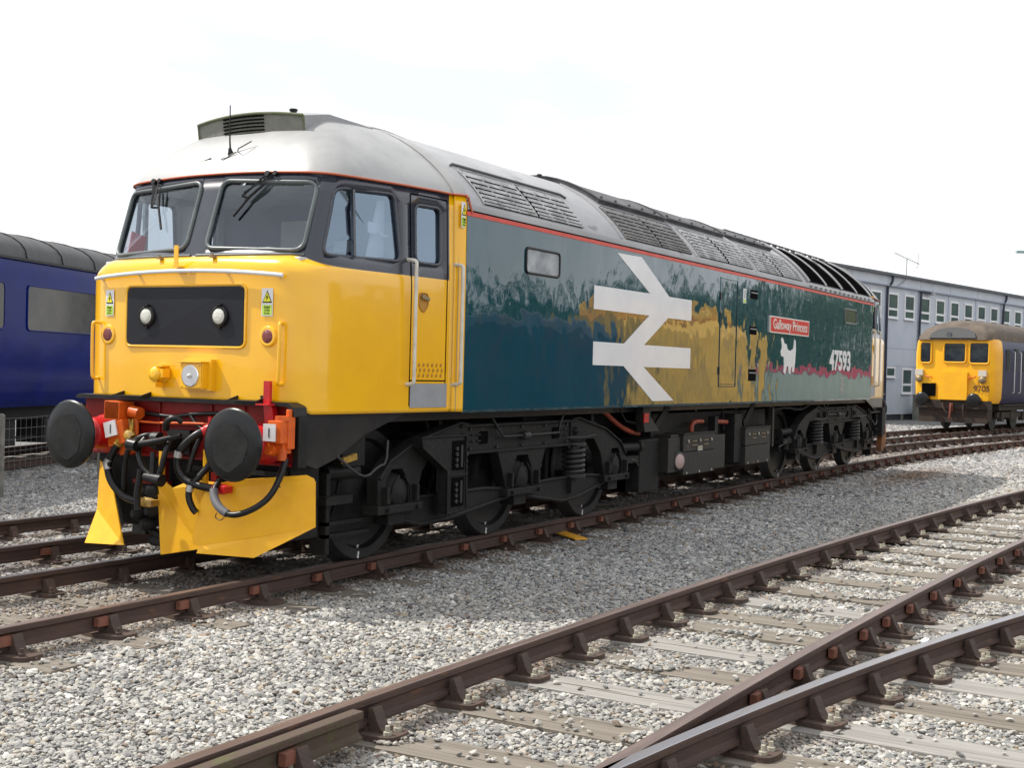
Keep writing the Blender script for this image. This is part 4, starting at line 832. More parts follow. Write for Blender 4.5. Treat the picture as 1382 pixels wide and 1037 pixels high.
# ================================================================ front end gear
def cyl(m, a, b, r, n=16, mi=0, r2=None):
    a = Vector(a); b = Vector(b); m.lathe([(0, r), ((b - a).length, r if r2 is None else r2)], a, b - a, n, mi)
m = MB(); m.box(.52, .56, -1.12, 1.14, .885, 1.355); m.box(.56, .9, -1.12, -1.08, .885, 1.3); m.box(.56, .9, 1.10, 1.14, .885, 1.3)
for y in (-.62, -.28, .28, .62): m.box(.505, .52, y - .012, y + .012, .90, 1.33)
m.box(.50, .52, -1.10, 1.12, 1.15, 1.165); m.box(.49, .52, -1.1, 1.1, .885, .91)
beam = P_(m, 'buffer_beam', red, loco, bevel=.004)
m = MB(); pr = [(-1.17, 1.27), (-1.16, 1.34), (-1.10, 1.375), (1.14, 1.375), (1.17, 1.36), (1.17, 1.34), (-1.09, 1.345), (-1.13, 1.32), (-1.14, 1.27)]
m.prismX(pr, .44, .60); m.prismX([(-1.17, 1.28), (-1.12, 1.28), (-1.12, .88), (-1.17, .88)], .50, .60); P_(m, 'beam_flange', blackpaint, beam)
for y0, y1 in ((.34, .66), (-.87, -.57)):
    m = MB(); m.box(.36, .50, y0, y1, 1.372, 1.382); m.prismX([(y0, 1.382), (y1, 1.382), (y1, 1.42), (y0, 1.42)], .49, .50); m.prismY([(.36, 1.382), (.50, 1.382), (.50, 1.42)], y0, y0 + .012); m.prismY([(.36, 1.382), (.50, 1.382), (.50, 1.42)], y1 - .012, y1); P_(m, 'foot_step', blackpaint, beam)
facem = mat('buffer_face', (.0045, .005, .006), .27, col2=(.009, .009, .009), nscale=7, bump=.05, bscale=8, spec=.4)
wornm = mat('buffer_worn', (.017, .017, .017), .55, col2=(.007, .007, .007), nscale=5, bump=.12, bscale=24, spec=.3)
bufs = []
for y in (-.8635, .8635):
    m = MB(); m.lathe([(0, .0005), (.001, .10), (.004, .19), (.012, .255), (.022, .275), (.034, .279), (.046, .274), (.055, .24), (.065, .12)], (.082, y, 1.057), (1, 0, 0), 48); m.lathe([(.06, .10), (.22, .10), (.22, .125), (.25, .13), (.38, .14), (.40, .165), (.44, .17)], (.082, y, 1.057), (1, 0, 0), 28, 1); b = P_(m, 'buffer', [facem, redl], beam)
    m = MB(); k_ = 40; pts = []
    for i in range(k_): a = 2 * math.pi * i / k_; rr_ = .172 + .009 * math.sin(3 * a + y) + .006 * math.sin(7 * a); pts.append((.082 + .0036 * (rr_ / .19) ** 2 - .0022, y + rr_ * math.cos(a) + .01, 1.045 + rr_ * 1.05 * math.sin(a)))
    m.add([(.0803, y + .01, 1.045)] + pts, [(0, i + 1, (i + 1) % k_ + 1) for i in range(k_)]); P_(m, 'worn_patch', wornm, b); bufs.append(b)
# coupling hook, screw link
m = MB(); m.prismY(rpoly([(.52, .96), (.25, .955), (.16, .99), (.15, 1.08), (.20, 1.115), (.25, 1.10), (.24, 1.05), (.30, 1.035), (.36, 1.06), (.52, 1.07)], .03, 4), -.035, .035); m.box(.44, .52, -.12, .12, .93, 1.12)
P_(m, 'coupling_hook', blackpaint, beam)
m = MB(); m.tube([(.22, .14, 1.05), (.15, .15, .98), (.12, .07, .84), (.12, -.06, .76), (.13, -.12, .78), (.14, -.16, .98), (.22, -.14, 1.06)], .023, 10, ease=2)
m.tube([(.12, .16, 1.00), (.14, -.10, 1.05), (.16, -.30, 1.10)], [.030, .018], 10); m.tube([(.11, .20, 1.01), (.11, .11, 1.0)], .046, 14); m.tube([(.11, .02, .765), (.11, -.16, .745)], [.032, .05], 14); m.tube([(.16, -.14, 1.14), (.13, -.17, 1.20), (.15, -.24, 1.24), (.20, -.27, 1.20)], [.028, .022], 8, ease=1); m.tube([(.12, .07, .82), (.11, .10, .62), (.11, .09, .50)], [.03, .026], 10); m.tube([(.12, -.05, .96), (.11, -.06, .76)], .022, 8); m.lathe([(0, .045), (.06, .055), (.09, .03)], (.11, -.06, .70), (0, 0, -1), 14)
P_(m, 'screw_coupling', rubber, beam, bevel=0)
# orange multiple working boxes
def jbox(y, z, tilt, parts):
    rot = Matrix.Rotation(tilt, 3, 'X'); m = MB()
    for c, sz in parts: m.obox(Vector((c[0], y, z)) + rot @ Vector((0, c[1], c[2])), *sz, rot)
    return m
m = jbox(.62, 1.255, R(2), [((.40, 0, 0), (.16, .17, .15)), ((.33, 0, 0), (.02, .16, .14))]); cyl(m, (.42, .50, 1.25), (.42, .40, 1.235), .05); cyl(m, (.42, .44, 1.25), (.42, .44, 1.05), .02); m.tube([(.44, .44, 1.20), (.44, .42, 1.16), (.44, -.30, 1.185), (.44, -.80, 1.17)], .010, 6, ease=1); P_(m, 'jumper_box', orange, beam, bevel=.006)
m = jbox(.575, 1.07, R(-14), [((.40, 0, 0), (.16, .19, .19)), ((.42, -.02, -.13), (.10, .12, .10))]); jb = P_(m, 'jumper_box', orange, beam, bevel=.006)
m = jbox(.62, 1.105, R(-14), [((.312, 0, 0), (.012, .13, .125))]); P_(m, 'white_plate', white, jb)
m = jbox(-1.08, 1.155, 0, [((.40, 0, 0), (.15, .13, .17)), ((.42, 0, -.12), (.10, .10, .09)), ((.44, -.06, .02), (.08, .03, .30))]); cyl(m, (.40, -1.10, 1.24), (.40, -1.10, 1.275), .06); cyl(m, (.40, -1.10, 1.03), (.40, -1.10, .94), .035); m.lathe([(0, .05), (.10, .05)], (.33, -1.02, 1.03), (1, 0, -.2), 14); jb = P_(m, 'jumper_box', orange, beam, bevel=.006)
m = jbox(-1.045, 1.150, 0, [((.312, 0, 0), (.012, .115, .13))]); m2 = P_(m, 'white_plate', white, jb)
for y, z in ((.615, 1.105), (-1.045, 1.15)): m = MB(); m.box(.303, .3065, y - .004, y + .004, z - .035, z + .035); P_(m, 'plate_marking', black, jb)
# red lamp bracket
m = MB(); m.box(.42, .45, -.945, -.885, 1.36, 1.535); m.box(.36, .52, -.985, -.86, 1.350, 1.362); m.prismX([(-.95, 1.35), (-.87, 1.35), (-.90, 1.12), (-1.0, 1.12)], .44, .50); m.bar((.46, -.90, 1.30), (.46, -1.03, 1.16), .03, .03); P_(m, 'lamp_iron', redl, beam)
m = MB(); m.box(.42, .44, -.36, -.33, 1.12, 1.24); m.box(.42, .44, -.40, -.29, 1.10, 1.13); P_(m, 'hose_cock', redl, beam)
# air and vacuum hoses
def hose(pts, r, c0=None, c1=None, bands=()):
    m = MB(); m.tube(pts, r, 12, ease=3); o = P_(m, 'brake_hose', rubber, beam)
    for c, a, b in ((c0, pts[0], pts[1]), (c1, pts[-1], pts[-2])):
        if c is not None:
            a = Vector(a); b = Vector(b); d = (b - a).normalized(); m = MB(); m.lathe([(-.07, r * .9), (-.03, r * 1.3), (.03, r * 1.35), (.035, r * 1.15), (.06, r * 1.15)], a, d, 12); m.obox(a - d * .05, r * 3, r * 2, r * 1.6); P_(m, 'hose_coupling', c, o)
    for k in bands:
        i = int(k); t = k - i; a = Vector(pts[i]); b = Vector(pts[i + 1]); d = (b - a).normalized(); c = a.lerp(b, t); m = MB(); m.lathe([(-.025, r + .003), (.025, r + .003)], c, d, 14); P_(m, 'hose_band', steel, o)
yb = mat('worn_yellow', (.42, .24, .02), .6, col2=(.20, .12, .03), nscale=14)
hose([(.36, .54, 1.02), (.33, .58, .95), (.30, .64, .82), (.30, .60, .68), (.30, .47, .575), (.30, .33, .54), (.32, .20, .535)], .030, yb, yb, (1.9, 2.15))
hose([(.44, .20, 1.07), (.36, .30, 1.07), (.32, .42, .98), (.32, .46, .82), (.33, .48, .60)], .022, None, None, ())
m = MB(); 
for a in (-.02, .0, .02): m.bar((.36, .44 + a, 1.17 + abs(a)), (.36, .43 + a * .3, 1.07), .012, .012)
m.lathe([(0, .045), (.05, .05), (.09, .03)], (.36, .42, 1.03), (.0, .4, .3), 10); P_(m, 'yellow_tie', yb, beam)
hose([(.42, -.34, 1.14), (.34, -.28, 1.10), (.27, -.18, .98), (.26, -.16, .85), (.27, -.24, .74), (.28, -.42, .70), (.30, -.58, .695)], .031, redl, redl, (2.3,))
hose([(.42, -.42, .92), (.34, -.38, .82), (.26, -.31, .70), (.25, -.30, .62), (.26, -.34, .53), (.27, -.37, .50)], .026, None, None, (2.2,))
hose([(.42, -.26, 1.08), (.36, -.24, .95), (.33, -.22, .80)], .020)
greyband = mat('grey_tape', (.12, .12, .13), .5)
m = MB(); m.tube([(.42, -1.12, .95), (.38, -1.12, .85), (.30, -1.09, .68), (.22, -1.00, .58), (.17, -.85, .52), (.16, -.74, .54), (.17, -.66, .60), (.20, -.60, .68), (.30, -.57, .76)], .024, 12, ease=3); cb = P_(m, 'jumper_cable', rubber, beam)
m = MB(); m.tube([(.168, -.775, .532), (.163, -.70, .57), (.185, -.625, .64), (.21, -.60, .70)], .033, 12, ease=2); o = P_(m, 'cable_sleeve', greyband, cb)
m = MB(); m.tube([(.15, -.76, .50), (.15, -.72, .475), (.16, -.66, .50), (.16, -.68, .53)], .004, 5, ease=1); m.tube([(.40, -1.10, .93), (.36, -1.07, .80), (.36, -1.12, .74)], .005, 5, ease=1); P_(m, 'loose_wire', rubber, cb)
m = MB(); m.tube([(.48, .40, 1.24), (.47, .10, 1.215), (.47, -.10, 1.25), (.48, -.45, 1.27)], .017, 8, ease=2); m.tube([(.47, -.10, 1.24), (.45, -.18, 1.17), (.44, -.30, 1.12)], .015, 8, ease=1); P_(m, 'beam_cable', rubber, beam)
# under the beam: dark pipework, red posts
m = MB(); m.box(.60, .95, -1.02, 1.05, .30, .88)
for y, z in ((.33, .60), (.25, .45), (.40, .42), (.30, .34)): m.lathe([(0, .05), (.08, .055), (.12, .03)], (.50, y, z), (-1, .3, 0), 12)
m.tube([(.52, .50, .62), (.50, .44, .40), (.50, .30, .25), (.54, .1, .22)], .03, 8, ease=1); m.tube([(.52, -.05, .75), (.52, .05, .30)], .02, 6); m.lathe([(0, .13), (.05, .15), (.08, .10)], (.62, .28, .16), (0, 0, 1), 20); m.box(.52, .62, .15, .45, .42, .45); m.box(.5, .6, -1.0, -.1, .80, .84)
for k_ in range(6): m.box(.585, .60, .08 + .03, .22, .5 + k_ * .05, .525 + k_ * .05)
P_(m, 'under_beam_gear', grime, loco)
m = MB(); m.box(.50, .54, .19, .26, .40, 1.0); m.box(.50, .54, .15, .55, .66, .69); m.box(.50, .54, -.36, -.30, .6, .95); P_(m, 'red_stay', red, beam)
m = MB(); m.box(.38, .41, .105, .145, .72, 1.03); m.lathe([(0, .02), (.04, .02)], (.395, .125, 1.03), (0, 0, 1), 10, 1); m.box(.38, .41, -.36, -.325, .55, .98); m.lathe([(0, .008), (.12, .008)], (.395, -.342, .98), (0, 0, 1), 8, 1); P_(m, 'plough_stay', [yellow_p, orange], beam)
# snow ploughs (three bent plates)
def plate(pts, th, name='snow_plough', faces=None):
    m = MB(); P = [Vector(p) for p in pts]; n_ = len(P); F = faces or [tuple(range(n_))]
    nv = (P[F[0][1]] - P[F[0][0]]).cross(P[F[0][2]] - P[F[0][0]]).normalized() * th
    m.add(P + [p + nv for p in P], list(F) + [tuple(n_ + i for i in reversed(f)) for f in F])
    E = {}
    for f in F:
        for a, b in zip(f, f[1:] + f[:1]): E[(a, b)] = 1
    for a, b in list(E):
        if (b, a) not in E: m.add([P[a], P[b], P[b] + nv, P[a] + nv], [(0, 1, 2, 3)])
    return P_(m, name, yellow_p, loco, bevel=.0)
# outline: rounded top-left, folded lower lip
plate([(.30, -.385, .60), (.305, -.43, .67), (.33, -.53, .73), (.37, -.66, .765), (.565, -1.20, .825), (.585, -1.255, .80), (.59, -1.27, .77), (.595, -1.275, .43), (.44, -.84, .33), (.275, -.40, .245), (.265, -.355, .25), (.262, -.34, .29), (.285, -.375, .50),
       (.42, -.83, .175), (.25, -.40, .19)], .010, faces=[(0, 1, 2, 3, 4, 5, 6, 7, 8, 9, 10, 11, 12), (9, 8, 7, 13, 14)])
plate([(.46, .232, .752), (.46, .221, .663), (.46, .172, .103), (.46, -.26, .190), (.46, -.50, .30), (.46, -.50, .72), (.46, -.162, .735), (.42, .02, .655)], .010, faces=[(0, 1, 7), (7, 1, 2, 3, 4, 5, 6)])
plate([(.55, .975, .815), (.50, .945, .41), (.35, .918, .144), (.33, .455, .168), (.45, .72, .63), (.51, .87, .78)], .010, faces=[(0, 1, 3, 4, 5), (1, 2, 3)])
# ================================================================ underframe
m = MB(); m.box(.75, LX - .75, -1.12, 1.12, 1.20, 1.275); m.box(.62, LX - .62, -.55, .55, .98, 1.2)
for x in np.arange(2.8, LX - 2, 1.6): m.box(x, x + .06, -.95, .95, 1.06, 1.275)
P_(m, 'underframe', blackpaint, loco)
def apron(flip):
    m = MB(); f = (lambda x: LX - x) if flip else (lambda x: x)
    poly = [(.60, 1.285), (.60, .90), (.75, .86), (1.0, .93), (1.35, 1.10), (1.95, 1.27), (1.95, 1.285)]
    for s in (-1, 1): m.prismY([(f(x), z) for x, z in poly], s * 1.155, s * 1.125)
    return P_(m, 'front_apron', bpy.data.materials['apron_black'] if 'apron_black' in bpy.data.materials else mat('apron_black', (.012, .012, .012), .28, col2=(.022, .020, .018), nscale=3, coat=.5, coatr=.08, bump=.25, bscale=3), loco)
apron(False); apron(True)
m = MB()
for x0, x1, y1, z0, z1 in ((7.0, 7.60, 1.12, .22, .86), (7.6, 12.0, 1.0, .34, 1.16)): m.box(x0, x1, -y1, y1, z0, z1)
m.prismY([(7.0, .22), (7.6, .22), (8.0, .36), (12.0, .36), (12.0, .5), (7.0, .5)], -.95, .95); P_(m, 'fuel_tank', grime, loco, bevel=.01)
m = MB(); y0, y1 = -1.27, -.9
m.box(7.62, 8.00, y0 + .04, y1, .43, .86); m.box(7.72, 7.98, y0 + .05, y1, .83, .90); P_(m, 'gauge_box', grime2, loco, bevel=.006)
m = MB(); m.lathe([(0, .125), (.03, .125), (.035, .10)], (7.93, y0 + .04, .565), (-.25, -1, 0), 24); gg = P_(m, 'fuel_gauge', grime2, loco); m = MB(); m.lathe([(.034, .095), (.040, .09), (.041, .001)], (7.93, y0 + .04, .565), (-.25, -1, 0), 24); P_(m, 'gauge_dial', mat('pinkish_dial', (.42, .30, .28), .6), gg)
def batt(x0, x1, z0, z1, zs):
    m = MB(); m.box(x0, x1, y0, y1, z0, zs - .004); m.box(x0, x1, y0 + .006, y1, zs + .004, z1); m.box(x0 - .01, x1 + .01, y0 - .012, y1, z1, z1 + .012)
    o = P_(m, 'battery_box', grime2, loco, bevel=.006); m = MB()
    for k_ in range(3): cyl(m, (x0 + .14 + k_ * (x1 - x0 - .28) / 2, y0, z1 - .09), (x0 + .14 + k_ * (x1 - x0 - .28) / 2, y0 - .012, z1 - .09), .022, 8)
    for k_ in range(3): cyl(m, (x0 + .10 + k_ * (x1 - x0 - .22) / 2, y0, z0 + .025), (x0 + .10 + k_ * (x1 - x0 - .22) / 2, y0 - .01, z0 + .025), .016, 8)
    P_(m, 'box_latches', boltm, o); m = MB()
    for k_ in range(2):
        for r_ in range(2): m.box(x0 + .28 + k_ * (x1 - x0) * .38, x0 + .45 + k_ * (x1 - x0) * .38, y0 - .004, y0 + .006, z1 - .10 - r_ * .055, z1 - .088 - r_ * .055)
    P_(m, 'box_louvre', brass, o); return o
b1 = batt(8.03, 9.13, .38, .90, .67); m = MB(); m.box(8.50, 8.66, y0 - .008, y0, .675, .74); P_(m, 'box_label', boltm, b1)
m = MB(); m.box(9.16, 9.60, y0 + .03, y1, .40, .855); P_(m, 'side_locker', grime2, loco, bevel=.006)
batt(10.36, 11.45, .39, .915, .66)
m = MB(); m.box(10.05, 10.34, y0 + .06, y1, .44, 1.12); m.box(9.3, 9.42, -1.2, -1.1, .85, 1.1); P_(m, 'air_vessel_bracket', grime, loco)
m = MB(); m.box(11.52, 11.80, -1.2, -.9, .62, .92); m.box(11.70, 11.77, -1.22, -1.15, .60, 1.19); P_(m, 'relay_box', grime2, loco)
m = MB(); m.tube([(8.62, -1.13, .90), (8.62, -1.13, 1.0), (8.70, -1.13, 1.045), (9.0, -1.13, 1.04)], .032, 10, ease=1); m.tube([(9.42, -1.13, 1.03), (9.93, -1.13, 1.01)], .033, 10); m.tube([(6.15, -1.0, 1.24), (6.5, -1.05, 1.05), (6.8, -1.08, .96), (7.1, -1.05, .93)], .03, 8, ease=2); P_(m, 'orange_pipe', mat('faded_orange_pipe', (.34, .06, .022), .5, col2=(.22, .04, .02), nscale=12), loco)
m = MB(); m.prismY([(6.80, 1.28), (7.0, 1.28), (7.02, 1.14), (7.28, .98), (7.28, .965), (6.86, .965), (6.80, 1.1)], -1.24, -1.14); rb_ = P_(m, 'fuel_filler', grime2, loco); m = MB(); m.box(6.80, 6.93, -1.255, -1.24, 1.08, 1.19); P_(m, 'red_tag', redl, rb_)
m = MB(); m.bar((7.85, -1.12, 1.27), (7.45, -1.10, .98), .10, .03, up=(0, 1, 0)); m.bar((11.1, -1.12, 1.27), (10.72, -1.10, .95), .11, .03, up=(0, 1, 0)); m.tube([(6.3, -1.15, 1.26), (6.5, -1.15, 1.10), (7.4, -1.15, 1.0)], .012, 6); m.tube([(9.85, -1.1, 1.2), (9.9, -1.1, .9)], .015, 6); m.tube([(11.9, -1.15, 1.15), (12.6, -1.15, 1.18), (13.3, -1.15, 1.12), (13.8, -1.15, 1.20)], .02, 8, ease=1); P_(m, 'frame_strut', grime, loco)
# ================================================================ bogies
AX = (1.84, 3.99, 6.16)
def bogie():
    root = empty('bogie', (3.99, 0, 0)); par(root, loco)
    m = MB()
    for y in (-.55, .55): m.box(1.9, 6.1, y - .10, y + .10, .55, 1.0)
    m.box(3.2, 4.8, -.6, .6, .75, 1.15); 
    for x in (2.5, 5.2): m.box(x - .3, x + .3, -.45, .45, .32, .85)
    P_(m, 'bogie_bolster', grime, root)
    for ax in AX:
        wh = MB(); cyl(wh, (ax, -.68, .57), (ax, .68, .57), .085, 16)
        w = P_(wh, 'wheelset', grime, root)
        for s in (-1, 1):
            wl = MB(); wl.lathe([(0, .615), (.030, .60), (.038, .578), (.13, .570), (.135, .560)], (ax, s * .68, .57), (0, s, 0), 48, caps=False); wl.lathe([(0, .14), (0, .615)], (ax, s * .68, .57), (0, s, 0), 48, 1, caps=False); wl.lathe([(.135, .560), (.135, .478)], (ax, s * .68, .57), (0, s, 0), 48, caps=False, smooth=False); wl.lathe([(.135, .478), (.09, .455)], (ax, s * .68, .57), (0, s, 0), 48, 1, caps=False); wl.lathe([(.09, .455), (.075, .30), (.09, .16), (.17, .14), (.17, .0005)], (ax, s * .68, .57), (0, s, 0), 48, caps=False)
            wo = P_(wl, 'wheel', mat('wheel_tyre', (.016, .016, .0165), .45, col2=(.026, .025, .024), nscale=5, bump=.1, spec=.4) if 'wheel_tyre' not in bpy.data.materials else bpy.data.materials['wheel_tyre'], w); wo.data.materials.append(grime)
            wm = MB()
            a_ = R(-97)
            for r0, r1 in ((.50, .558), (.445, .468)): wm.bar((ax + math.cos(a_) * r0, s * (.818 if r0 > .49 else .806), .57 + math.sin(a_) * r0), (ax + math.cos(a_) * r1, s * (.818 if r0 > .49 else .800), .57 + math.sin(a_) * r1), .018, .006, up=(0, 1, 0))
            o = wm.build('tyre_mark', white); par(o, w)
    for s in (-1, 1):
        def Yf(v): return s * v
        f = MB(); ya, yb_ = Yf(1.06), Yf(1.18)
        def pr(poly, y0_=None, y1_=None, mi=0): f.prismY(poly, y0_ if y0_ is not None else ya, y1_ if y1_ is not None else yb_, mi)
        # main beam with flanges
        pr([(2.85, 1.13), (5.08, 1.13), (5.08, .89), (2.85, .89)], Yf(1.08), Yf(1.16)); pr([(2.80, 1.15), (5.12, 1.15), (5.12, 1.125), (2.80, 1.125)], Yf(1.02), Yf(1.20)); pr([(2.80, .90), (5.12, .90), (5.12, .875), (2.80, .875)], Yf(1.02), Yf(1.20))
        for sg in (-1, 1):
            def X(v): return 3.99 + sg * v
            # outer arm: swan neck over the spring down to the outer axlebox
            pr([(X(1.05), 1.16), (X(1.20), 1.18), (X(1.90), 1.04), (X(2.30), .88), (X(2.46), .74), (X(2.44), .50), (X(2.34), .50), (X(2.34), .70), (X(2.26), .80), (X(2.10), .80), (X(2.02), .70), (X(2.00), .50), (X(1.90), .50), (X(1.80), .76), (X(1.62), .93), (X(1.05), .93)])
            f.tube([(X(1.05), Yf(1.19), 1.15), (X(1.20), Yf(1.19), 1.17), (X(1.90), Yf(1.19), 1.03), (X(2.30), Yf(1.19), .87), (X(2.45), Yf(1.19), .73)], .016, 6)
            pr([(X(1.84), .505), (X(2.50), .505), (X(2.50), .435), (X(1.84), .435)], Yf(1.05), Yf(1.22)); pr([(X(1.84), .50), (X(1.90), .50), (X(1.90), .36), (X(1.84), .36)], Yf(1.04), Yf(1.14)) if sg > 0 else None
            f.lathe([(0, .045), (.03, .04), (.05, .015)], (X(1.14), Yf(1.18), 1.03), (0, s, 0), 10)
        pr([(3.50, .885), (4.48, .885), (4.30, .50), (4.22, .50), (4.18, .70), (4.10, .82), (3.88, .82), (3.80, .70), (3.76, .50), (3.68, .50)]); pr([(3.64, .505), (4.34, .505), (4.34, .435), (3.64, .435)], Yf(1.05), Yf(1.22))
        for x in (3.72, 4.26, 1.62, 2.06, 5.94, 6.40): f.lathe([(0, .02), (.03, .02)], (x, Yf(1.22), .47), (0, s, 0), 8); f.box(x - .02, x + .02, min(Yf(1.1), Yf(1.235)), max(Yf(1.1), Yf(1.235)), .52, .66)
        for x in (3.02, 3.12, 4.80, 4.90): f.box(x, x + .07, min(Yf(1.16), Yf(1.175)), max(Yf(1.16), Yf(1.175)), .98, 1.0); f.box(x, x + .07, min(Yf(1.16), Yf(1.175)), max(Yf(1.16), Yf(1.175)), 1.04, 1.06)
        fo = P_(f, 'bogie_frame', grime, root, bevel=.006)
        h = MB()
        for x in (3.25, 4.72): h.prismY(rrect(x - .08, x + .08, .96, 1.08, .03), Yf(1.163), Yf(1.168))
        P_(h, 'frame_hole', black, fo)
        pm = MB(); pm.tube([(3.35, Yf(1.2), 1.20), (3.45, Yf(1.21), 1.10), (3.55, Yf(1.21), 1.02), (4.70, Yf(1.21), 1.025), (4.72, Yf(1.21), 1.12), (4.85, Yf(1.18), 1.20)], .012, 6); pm.lathe([(-.06, .03), (-.03, .045), (.03, .045), (.06, .03)], (4.0, Yf(1.21), 1.02), (1, 0, 0), 10); DP = mat('dull_pipe', (.025, .025, .026), .5) if 'dull_pipe' not in bpy.data.materials else bpy.data.materials['dull_pipe']; P_(pm, 'brake_pipe', DP, root); pm = MB(); pm.tube([(1.0, Yf(1.15), .95), (1.2, Yf(1.2), .80), (1.35, Yf(1.2), .76), (1.5, Yf(1.2), .84), (1.62, Yf(1.2), .86), (1.66, Yf(1.18), 1.05)], .012, 6, ease=1); P_(pm, 'sand_pipe', DP, root); pm = MB(); pm.tube([(6.45, Yf(1.1), .70), (6.8, Yf(1.15), .62), (7.0, Yf(1.1), .55)], .016, 6)
        P_(pm, 'brake_pipe', mat('dull_pipe', (.025, .025, .026), .5) if 'dull_pipe' not in bpy.data.materials else bpy.data.materials['dull_pipe'], root)
        for ax in AX:
            a = MB(); a.lathe([(0, .17), (.10, .165), (.12, .13), (.16, .125), (.175, .10), (.185, .0005)], (ax, Yf(1.02), .60), (0, s, 0), 24); a.box(ax - .17, ax + .17, min(Yf(1.02), Yf(1.13)), max(Yf(1.02), Yf(1.13)), .45, .62); a.box(ax - .12, ax + .12, min(Yf(1.0), Yf(1.16)), max(Yf(1.0), Yf(1.16)), .33, .46)
            a.tube([(ax - .16, Yf(1.20), .52), (ax - .12, Yf(1.21), .68), (ax - .04, Yf(1.21), .75)], .010, 5); a.tube([(ax + .16, Yf(1.20), .52), (ax + .12, Yf(1.21), .66), (ax + .04, Yf(1.21), .74)], .010, 5); P_(a, 'axlebox', grime, root)
        for x in (2.76, 5.18):
            c = MB(); turns = 5.5; pts = [(x + .105 * math.cos(t), Yf(1.15) + .105 * math.sin(t), .56 + (.30) * t / (2 * math.pi * turns)) for t in np.linspace(0, 2 * math.pi * turns, 90)]; c.tube(pts, .024, 8); c.lathe([(0, .13), (.04, .13)], (x, Yf(1.15), .53), (0, 0, 1), 20); c.lathe([(0, .07), (.3, .07)], (x, Yf(1.15), .56), (0, 0, 1), 12); c.lathe([(0, .13), (.03, .13)], (x, Yf(1.15), .875), (0, 0, 1), 20); P_(c, 'coil_spring', mat('spring_steel', (.020, .020, .021), .45, col2=(.033, .031, .029), nscale=8, spec=.4) if 'spring_steel' not in bpy.data.materials else bpy.data.materials['spring_steel'], root)
            x2 = x + (.0 - (x - 3.99)) * .62; c = MB(); pts = [(x2 + .085 * math.cos(t), Yf(.98) + .085 * math.sin(t), .54 + .22 * t / (2 * math.pi * 4)) for t in np.linspace(0, 8 * math.pi, 60)]; c.tube(pts, .018, 6); c.lathe([(0, .05), (.35, .05)], (x2, Yf(.98), .52), (0, 0, 1), 10); c.box(x2 + .10, x2 + .20, min(Yf(.95), Yf(1.05)), max(Yf(.95), Yf(1.05)), .66, .86); (P_(c, 'inner_spring', bpy.data.materials['spring_steel'], root) if x > 3 else None)
        for e0, e1, lo0, lo1 in ((1.72, 3.82, 2.25, 2.75), (4.15, 6.0, 4.95, 5.30)):
            q = MB(); q.prismY([(e0, .50), (e0 + .5, .525), (e1 - .5, .525), (e1, .49), (e1, .42), (lo1, .30), (lo0, .285), (e0, .40)], Yf(1.10), Yf(1.13)); q.tube([(e0, Yf(1.13), .40), (lo0, Yf(1.13), .29), (lo1, Yf(1.13), .305), (e1, Yf(1.13), .425)], .022, 6); q.tube([(e0, Yf(1.13), .505), (e0 + .5, Yf(1.13), .53), (e1 - .5, Yf(1.13), .53), (e1, Yf(1.13), .495)], .020, 6)
            q.box((lo0 + lo1) / 2 - .04, (lo0 + lo1) / 2 + .04, min(Yf(1.12), Yf(1.18)), max(Yf(1.12), Yf(1.18)), .36, .54); P_(q, 'equalising_beam', grime, root)
        d = MB(); cyl(d, (6.45, Yf(1.10), .79), (6.98, Yf(1.10), .78), .05, 14); cyl(d, (6.95, Yf(1.10), .78), (7.02, Yf(1.10), .78), .07, 14); d.box(6.45, 6.9, min(Yf(1.02), Yf(1.15)), max(Yf(1.02), Yf(1.15)), .60, .68); cyl(d, (6.60, Yf(1.08), .50), (6.60, Yf(1.08), .62), .06, 12)
        P_(d, 'damper', grime, root); d = MB(); cyl(d, (1.05, Yf(1.0), .80), (1.4, Yf(1.05), .80), .06, 14); d.box(.95, 1.3, min(Yf(.95), Yf(1.1)), max(Yf(.95), Yf(1.1)), .55, .62); d.box(1.0, 1.6, min(Yf(1.0), Yf(1.06)), max(Yf(1.0), Yf(1.06)), .28, .31); d.box(1.0, 1.6, min(Yf(1.0), Yf(1.06)), max(Yf(1.0), Yf(1.06)), .38, .41); d.box(1.0, 1.05, min(Yf(.9), Yf(1.06)), max(Yf(.9), Yf(1.06)), .15, .8)
        P_(d, 'end_bracket', grime, root)
        for sg in (-1, 1):
            q = MB(); xx = 3.99 + sg * 1.35
            q.tube([(xx, Yf(.9), 1.2), (xx, Yf(1.0), .95), (xx + .03, Yf(.98), .60), (xx + .02, Yf(.85), .45)], .02, 6, ease=1); q.box(xx - .04, xx + .04, min(Yf(.86), Yf(.95)), max(Yf(.86), Yf(.95)), .38, .58); P_(q, 'brake_hanger', grime, root)
            q = MB(); q.tube([(xx - .5, Yf(1.235), .97), (xx - .1, Yf(1.24), .955), (xx + .2, Yf(1.235), .98)], .009, 5, ease=1)
            for k in range(5): q.lathe([(0, .016), (.015, .014)], (3.0 + k * .49, Yf(1.165), .925 if sg < 0 else 1.105), (0, s, 0), 6)
            P_(q, 'bolt_row', DP, root)
        sp = MB(); sp.tube([(1.3, Yf(1.0), .9), (1.25, Yf(.95), .5), (1.22, Yf(.80), .15)], .02, 6); sp.box(1.15, 1.45, min(Yf(.9), Yf(1.1)), max(Yf(.9), Yf(1.1)), .85, 1.1); sp.box(2.78, 2.86, min(Yf(.75), Yf(.95)), max(Yf(.75), Yf(.95)), .3, .85); sp.box(5.0, 5.08, min(Yf(.75), Yf(.9)), max(Yf(.75), Yf(.9)), .3, .9); P_(sp, 'brake_rigging', grime, root)
    return root
fb_ = bogie()
